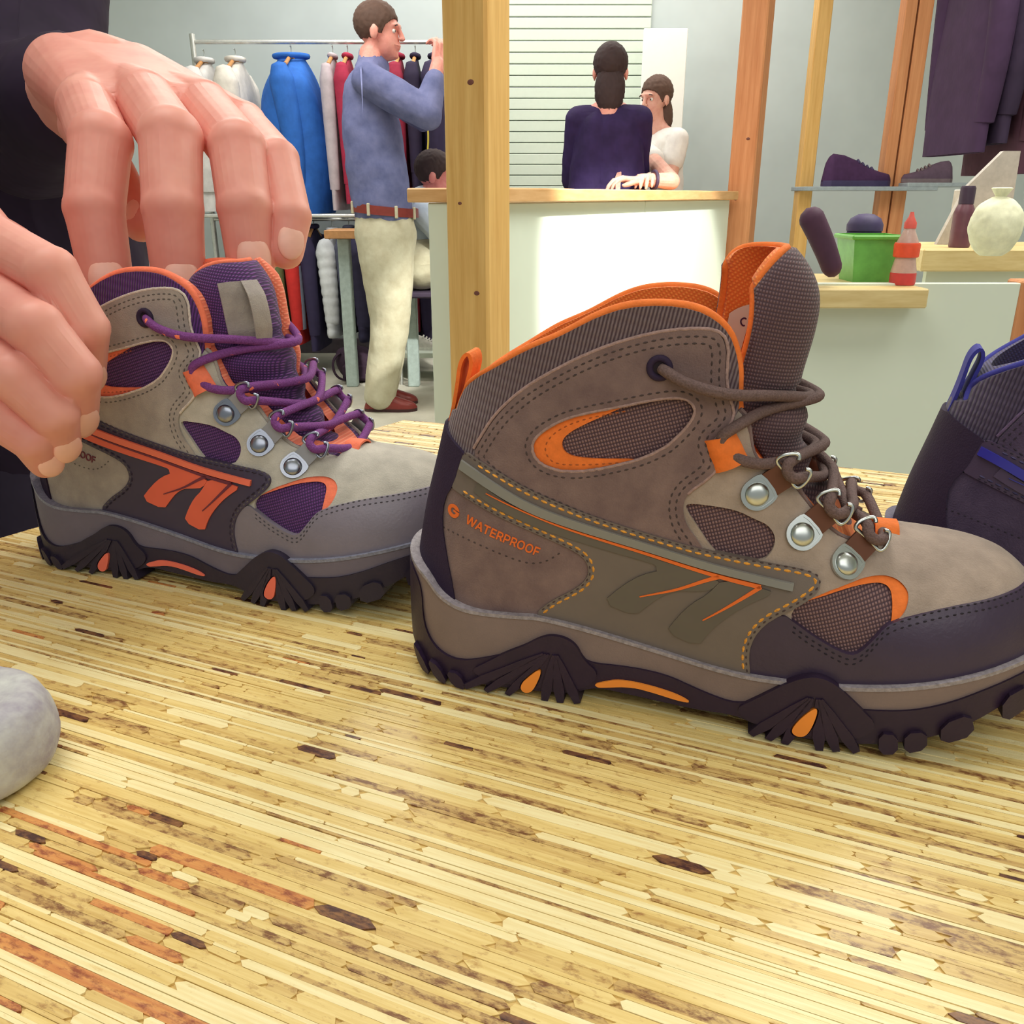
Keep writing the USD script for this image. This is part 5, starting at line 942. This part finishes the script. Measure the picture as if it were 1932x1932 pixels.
# ---- person in a white T-shirt leaning a forearm on the counter
yw = 5.3; cx = at_y(1232, 300, yw)[0]; wt = cloth('tshirt_white', (232, 230, 226), (214, 210, 208))
e0 = at_y(1266, 366, 4.55); e0[2] = CT + .045; w0 = at_y(1206, 352, 4.5); w0[2] = CT + .05; e1 = at_y(1262, 345, yw - .2); w1 = at_y(1225, 362, 4.6); w1[2] = CT + .06
t, q, sh, arms, hp, kn, an, nk, B, k = stand('person in a white T-shirt leaning a bare forearm on the counter', yw, cx, wt, dark_tr, mat('hair_brown', (86, 62, 52), .8), SK2, V3(-.75, -.66, 0), 1.66, -.05, [(e1, w1), (e0, w0)])
for i in (0, 1): q += chain([(nk + V3(0, 0, -.05), .065), (sh[i], .066), (arms[i][0] * .5 + sh[i] * .5, .062)])
obj('tshirt', fold_mesh(blend(q, .022, 10), .018, 9, 15), wt, t, 60)
q = []
for i in (0, 1): q += chain([(hp[i], .12), (kn[i], .085), (an[i] + V3(0, 0, .02), .068)])
obj('trousers', fold_mesh(blend(q, .024, 8), .014, 9, 16), dark_tr, t, 60)
d_ = (w0 - e0) / np.linalg.norm(w0 - e0); a_ = np.cross(d_, V3(0, 0, 1)); a_ /= np.linalg.norm(a_); b_ = np.cross(a_, d_); th = np.linspace(0, 2 * np.pi, 24); c_ = e0 * .45 + w0 * .55
obj('wrist_strap', tube(c_ + .042 * (np.cos(th)[:, None] * a_ + np.sin(th)[:, None] * b_), .008, 8, False), mat('strap_dark', (62, 44, 72), .6), t, 60)

# ---- the person at the left whose two hands hold the purple boot
hp_ = thing('person', 'person in a dark jacket at left, both bare hands gripping the purple boot', 'person', (0, 0, 0))
def HP(px, py, zc):
    d = ray(px, py); return CAMP + d * zc
T0 = V3(-.66, 1.02, 0); f = V3(.42, -.9, 0); f /= np.linalg.norm(f); r = V3(f[1], -f[0], 0)
BB = lambda z, s=0.0, d=0.0: T0 + V3(0, 0, z) + r * s + f * d
nk = BB(1.44, 0, .04); hd = BB(1.6, 0, .10); hm, HM = head_mesh(hd, f + V3(0, 0, -.35)); shR, shL = BB(1.36, .18, .03), BB(1.36, -.18, .03)
def posed_hand(wrist, wr, fingers, thumb, palm_r=.0165):
    """a hand from its joints: fingers = four chains knuckle, middle joint, end joint, tip with a radius each"""
    ms, nl = [], []
    for J, r in fingers:
        for k_ in range(3): ms.append(bone(J[k_], r * (1.08, 1.0, .94)[k_], J[k_ + 1], r * (1.0, .94, .82)[k_], 32))
        ms.append(ball(J[1], r * 1.05, 32)); ms.append(ball(J[2], r * .98, 32)); ms.append(Manifold.batch_hull([ball(J[0], r * 1.14, 32), ball(wrist * .72 + J[0] * .28, palm_r, 32)]))
        d = (J[3] - J[2]); d /= np.linalg.norm(d); a = J[1] - J[0]; a /= np.linalg.norm(a); nb = a - d * (a @ d)
        nb = nb / np.linalg.norm(nb) if np.linalg.norm(nb) > .1 else V3(0, -1, 0); nl.append((J[3] - d * .003, d, nb, r * .8))
    K = [J[0] for J, r in fingers]
    ms.append(Manifold.batch_hull([ball(k_, .0125, 28) for k_ in K] + [ball(wrist + (K[0] - K[3]) * .25, wr, 28), ball(wrist - (K[0] - K[3]) * .25, wr, 28)]))
    T = thumb; ms += [bone(wrist * .6 + K[0] * .4, .018, T[0], .0155, 28), bone(T[0], .0145, T[1], .0128, 28), bone(T[1], .0128, T[2], .0102, 28)]
    d = T[2] - T[1]; d /= np.linalg.norm(d); nb = V3(0, -1, .3); nb -= d * (nb @ d); nb /= np.linalg.norm(nb); nl.append((T[2] - d * .003, d, nb, .009))
    return ms, nl
# upper hand (left hand): hanging into the boot behind its collar, knuckles on top
wU = HP(190, 150, .60); eU = V3(-.44, .86, 1.10)
h1, n1 = posed_hand(wU, .026, [
    ([HP(165, 205, .50), HP(190, 268, .440), HP(178, 395, .432), HP(205, 548, .438)], .0150),
    ([HP(275, 192, .505), HP(322, 262, .440), HP(326, 395, .432), HP(340, 548, .440)], .0155),
    ([HP(385, 205, .52), HP(448, 282, .450), HP(462, 392, .442), HP(474, 502, .448)], .0145),
    ([HP(462, 235, .53), HP(522, 305, .462), HP(546, 408, .452), HP(538, 472, .452)], .0118)],
    [HP(160, 240, .54), HP(215, 330, .50), HP(265, 420, .475)])
# lower hand (right hand): curled round the heel of the boot
wL = HP(-215, 385, .40); eL = V3(-.62, .60, 1.02)
h2, n2 = posed_hand(wL, .027, [
    ([HP(-25, 448, .385), HP(96, 515, .355), HP(158, 620, .362), HP(158, 705, .378)], .0108),
    ([HP(-45, 545, .375), HP(68, 620, .345), HP(140, 705, .352), HP(142, 785, .368)], .0110),
    ([HP(-70, 635, .372), HP(30, 712, .345), HP(100, 780, .352), HP(112, 835, .366)], .0104),
    ([HP(-90, 715, .375), HP(-5, 785, .35), HP(62, 830, .355), HP(86, 868, .366)], .0092)],
    [HP(-80, 420, .43), HP(20, 470, .43), HP(100, 560, .43)])
bm = [to_man(hm), bone(nk, .055, hd + V3(0, 0, -.06), .054), bone(nk, .08, BB(.98), .125)]
bm += chain([(nk, .05), (shR, .055), (eL, .044), (wL, .03)]) + chain([(nk, .05), (shL, .055), (eU, .044), (wU, .032)])
for s_ in (-1, 1): bm += chain([(BB(.92, .09 * s_), .09), (BB(.5, .1 * s_), .058), (BB(.07, .1 * s_), .043), (BB(.035, .1 * s_, .15), .032)])
coarse = Manifold.batch_boolean(bm, m3.OpType.Add).refine_to_length(.03); fine = Manifold.batch_boolean(h1 + h2, m3.OpType.Add).refine_to_length(.0035)
t_ = tm(coarse + fine); t_.merge_vertices(); trimesh.smoothing.filter_taubin(t_, lamb=.5, nu=.51, iterations=16)
obj('body', t_, SK, hp_, 70)
for c_, d_, n_, r_ in n1 + n2: obj('fingernail', nail_mesh(c_, d_, n_, r_), mat('nail', (238, 184, 168), .35), hp_, 60)
obj('hair', hair_mesh(HM), hairm, hp_, 60); eyes(HM, hp_)
jk = cloth('jacket_dark', (44, 30, 54), (32, 20, 40)); q = []
for s_ in (-.07, .07): q += chain([(BB(1.34, s_, .02), .115), (BB(1.15, s_ * 1.3, .02), .13), (BB(.95, s_ * 1.4), .138), (BB(.82, s_ * 1.4), .14)])
for sh_, e_, w_ in ((shR, eL, wL), (shL, eU, wU)): q += chain([(nk + V3(0, 0, -.05), .075), (sh_, .075), (e_, .066), (e_ * .42 + w_ * .58, .05)])
obj('jacket', fold_mesh(blend(q, .02, 10), .022, 10, 21), jk, hp_, 60); q = []
for s_ in (-1, 1): q += chain([(BB(.92, .085 * s_), .125), (BB(.5, .1 * s_), .09), (BB(.1, .1 * s_), .075)])
obj('trousers', fold_mesh(blend(q, .024, 8), .014, 9, 22), dark_tr, hp_, 60)
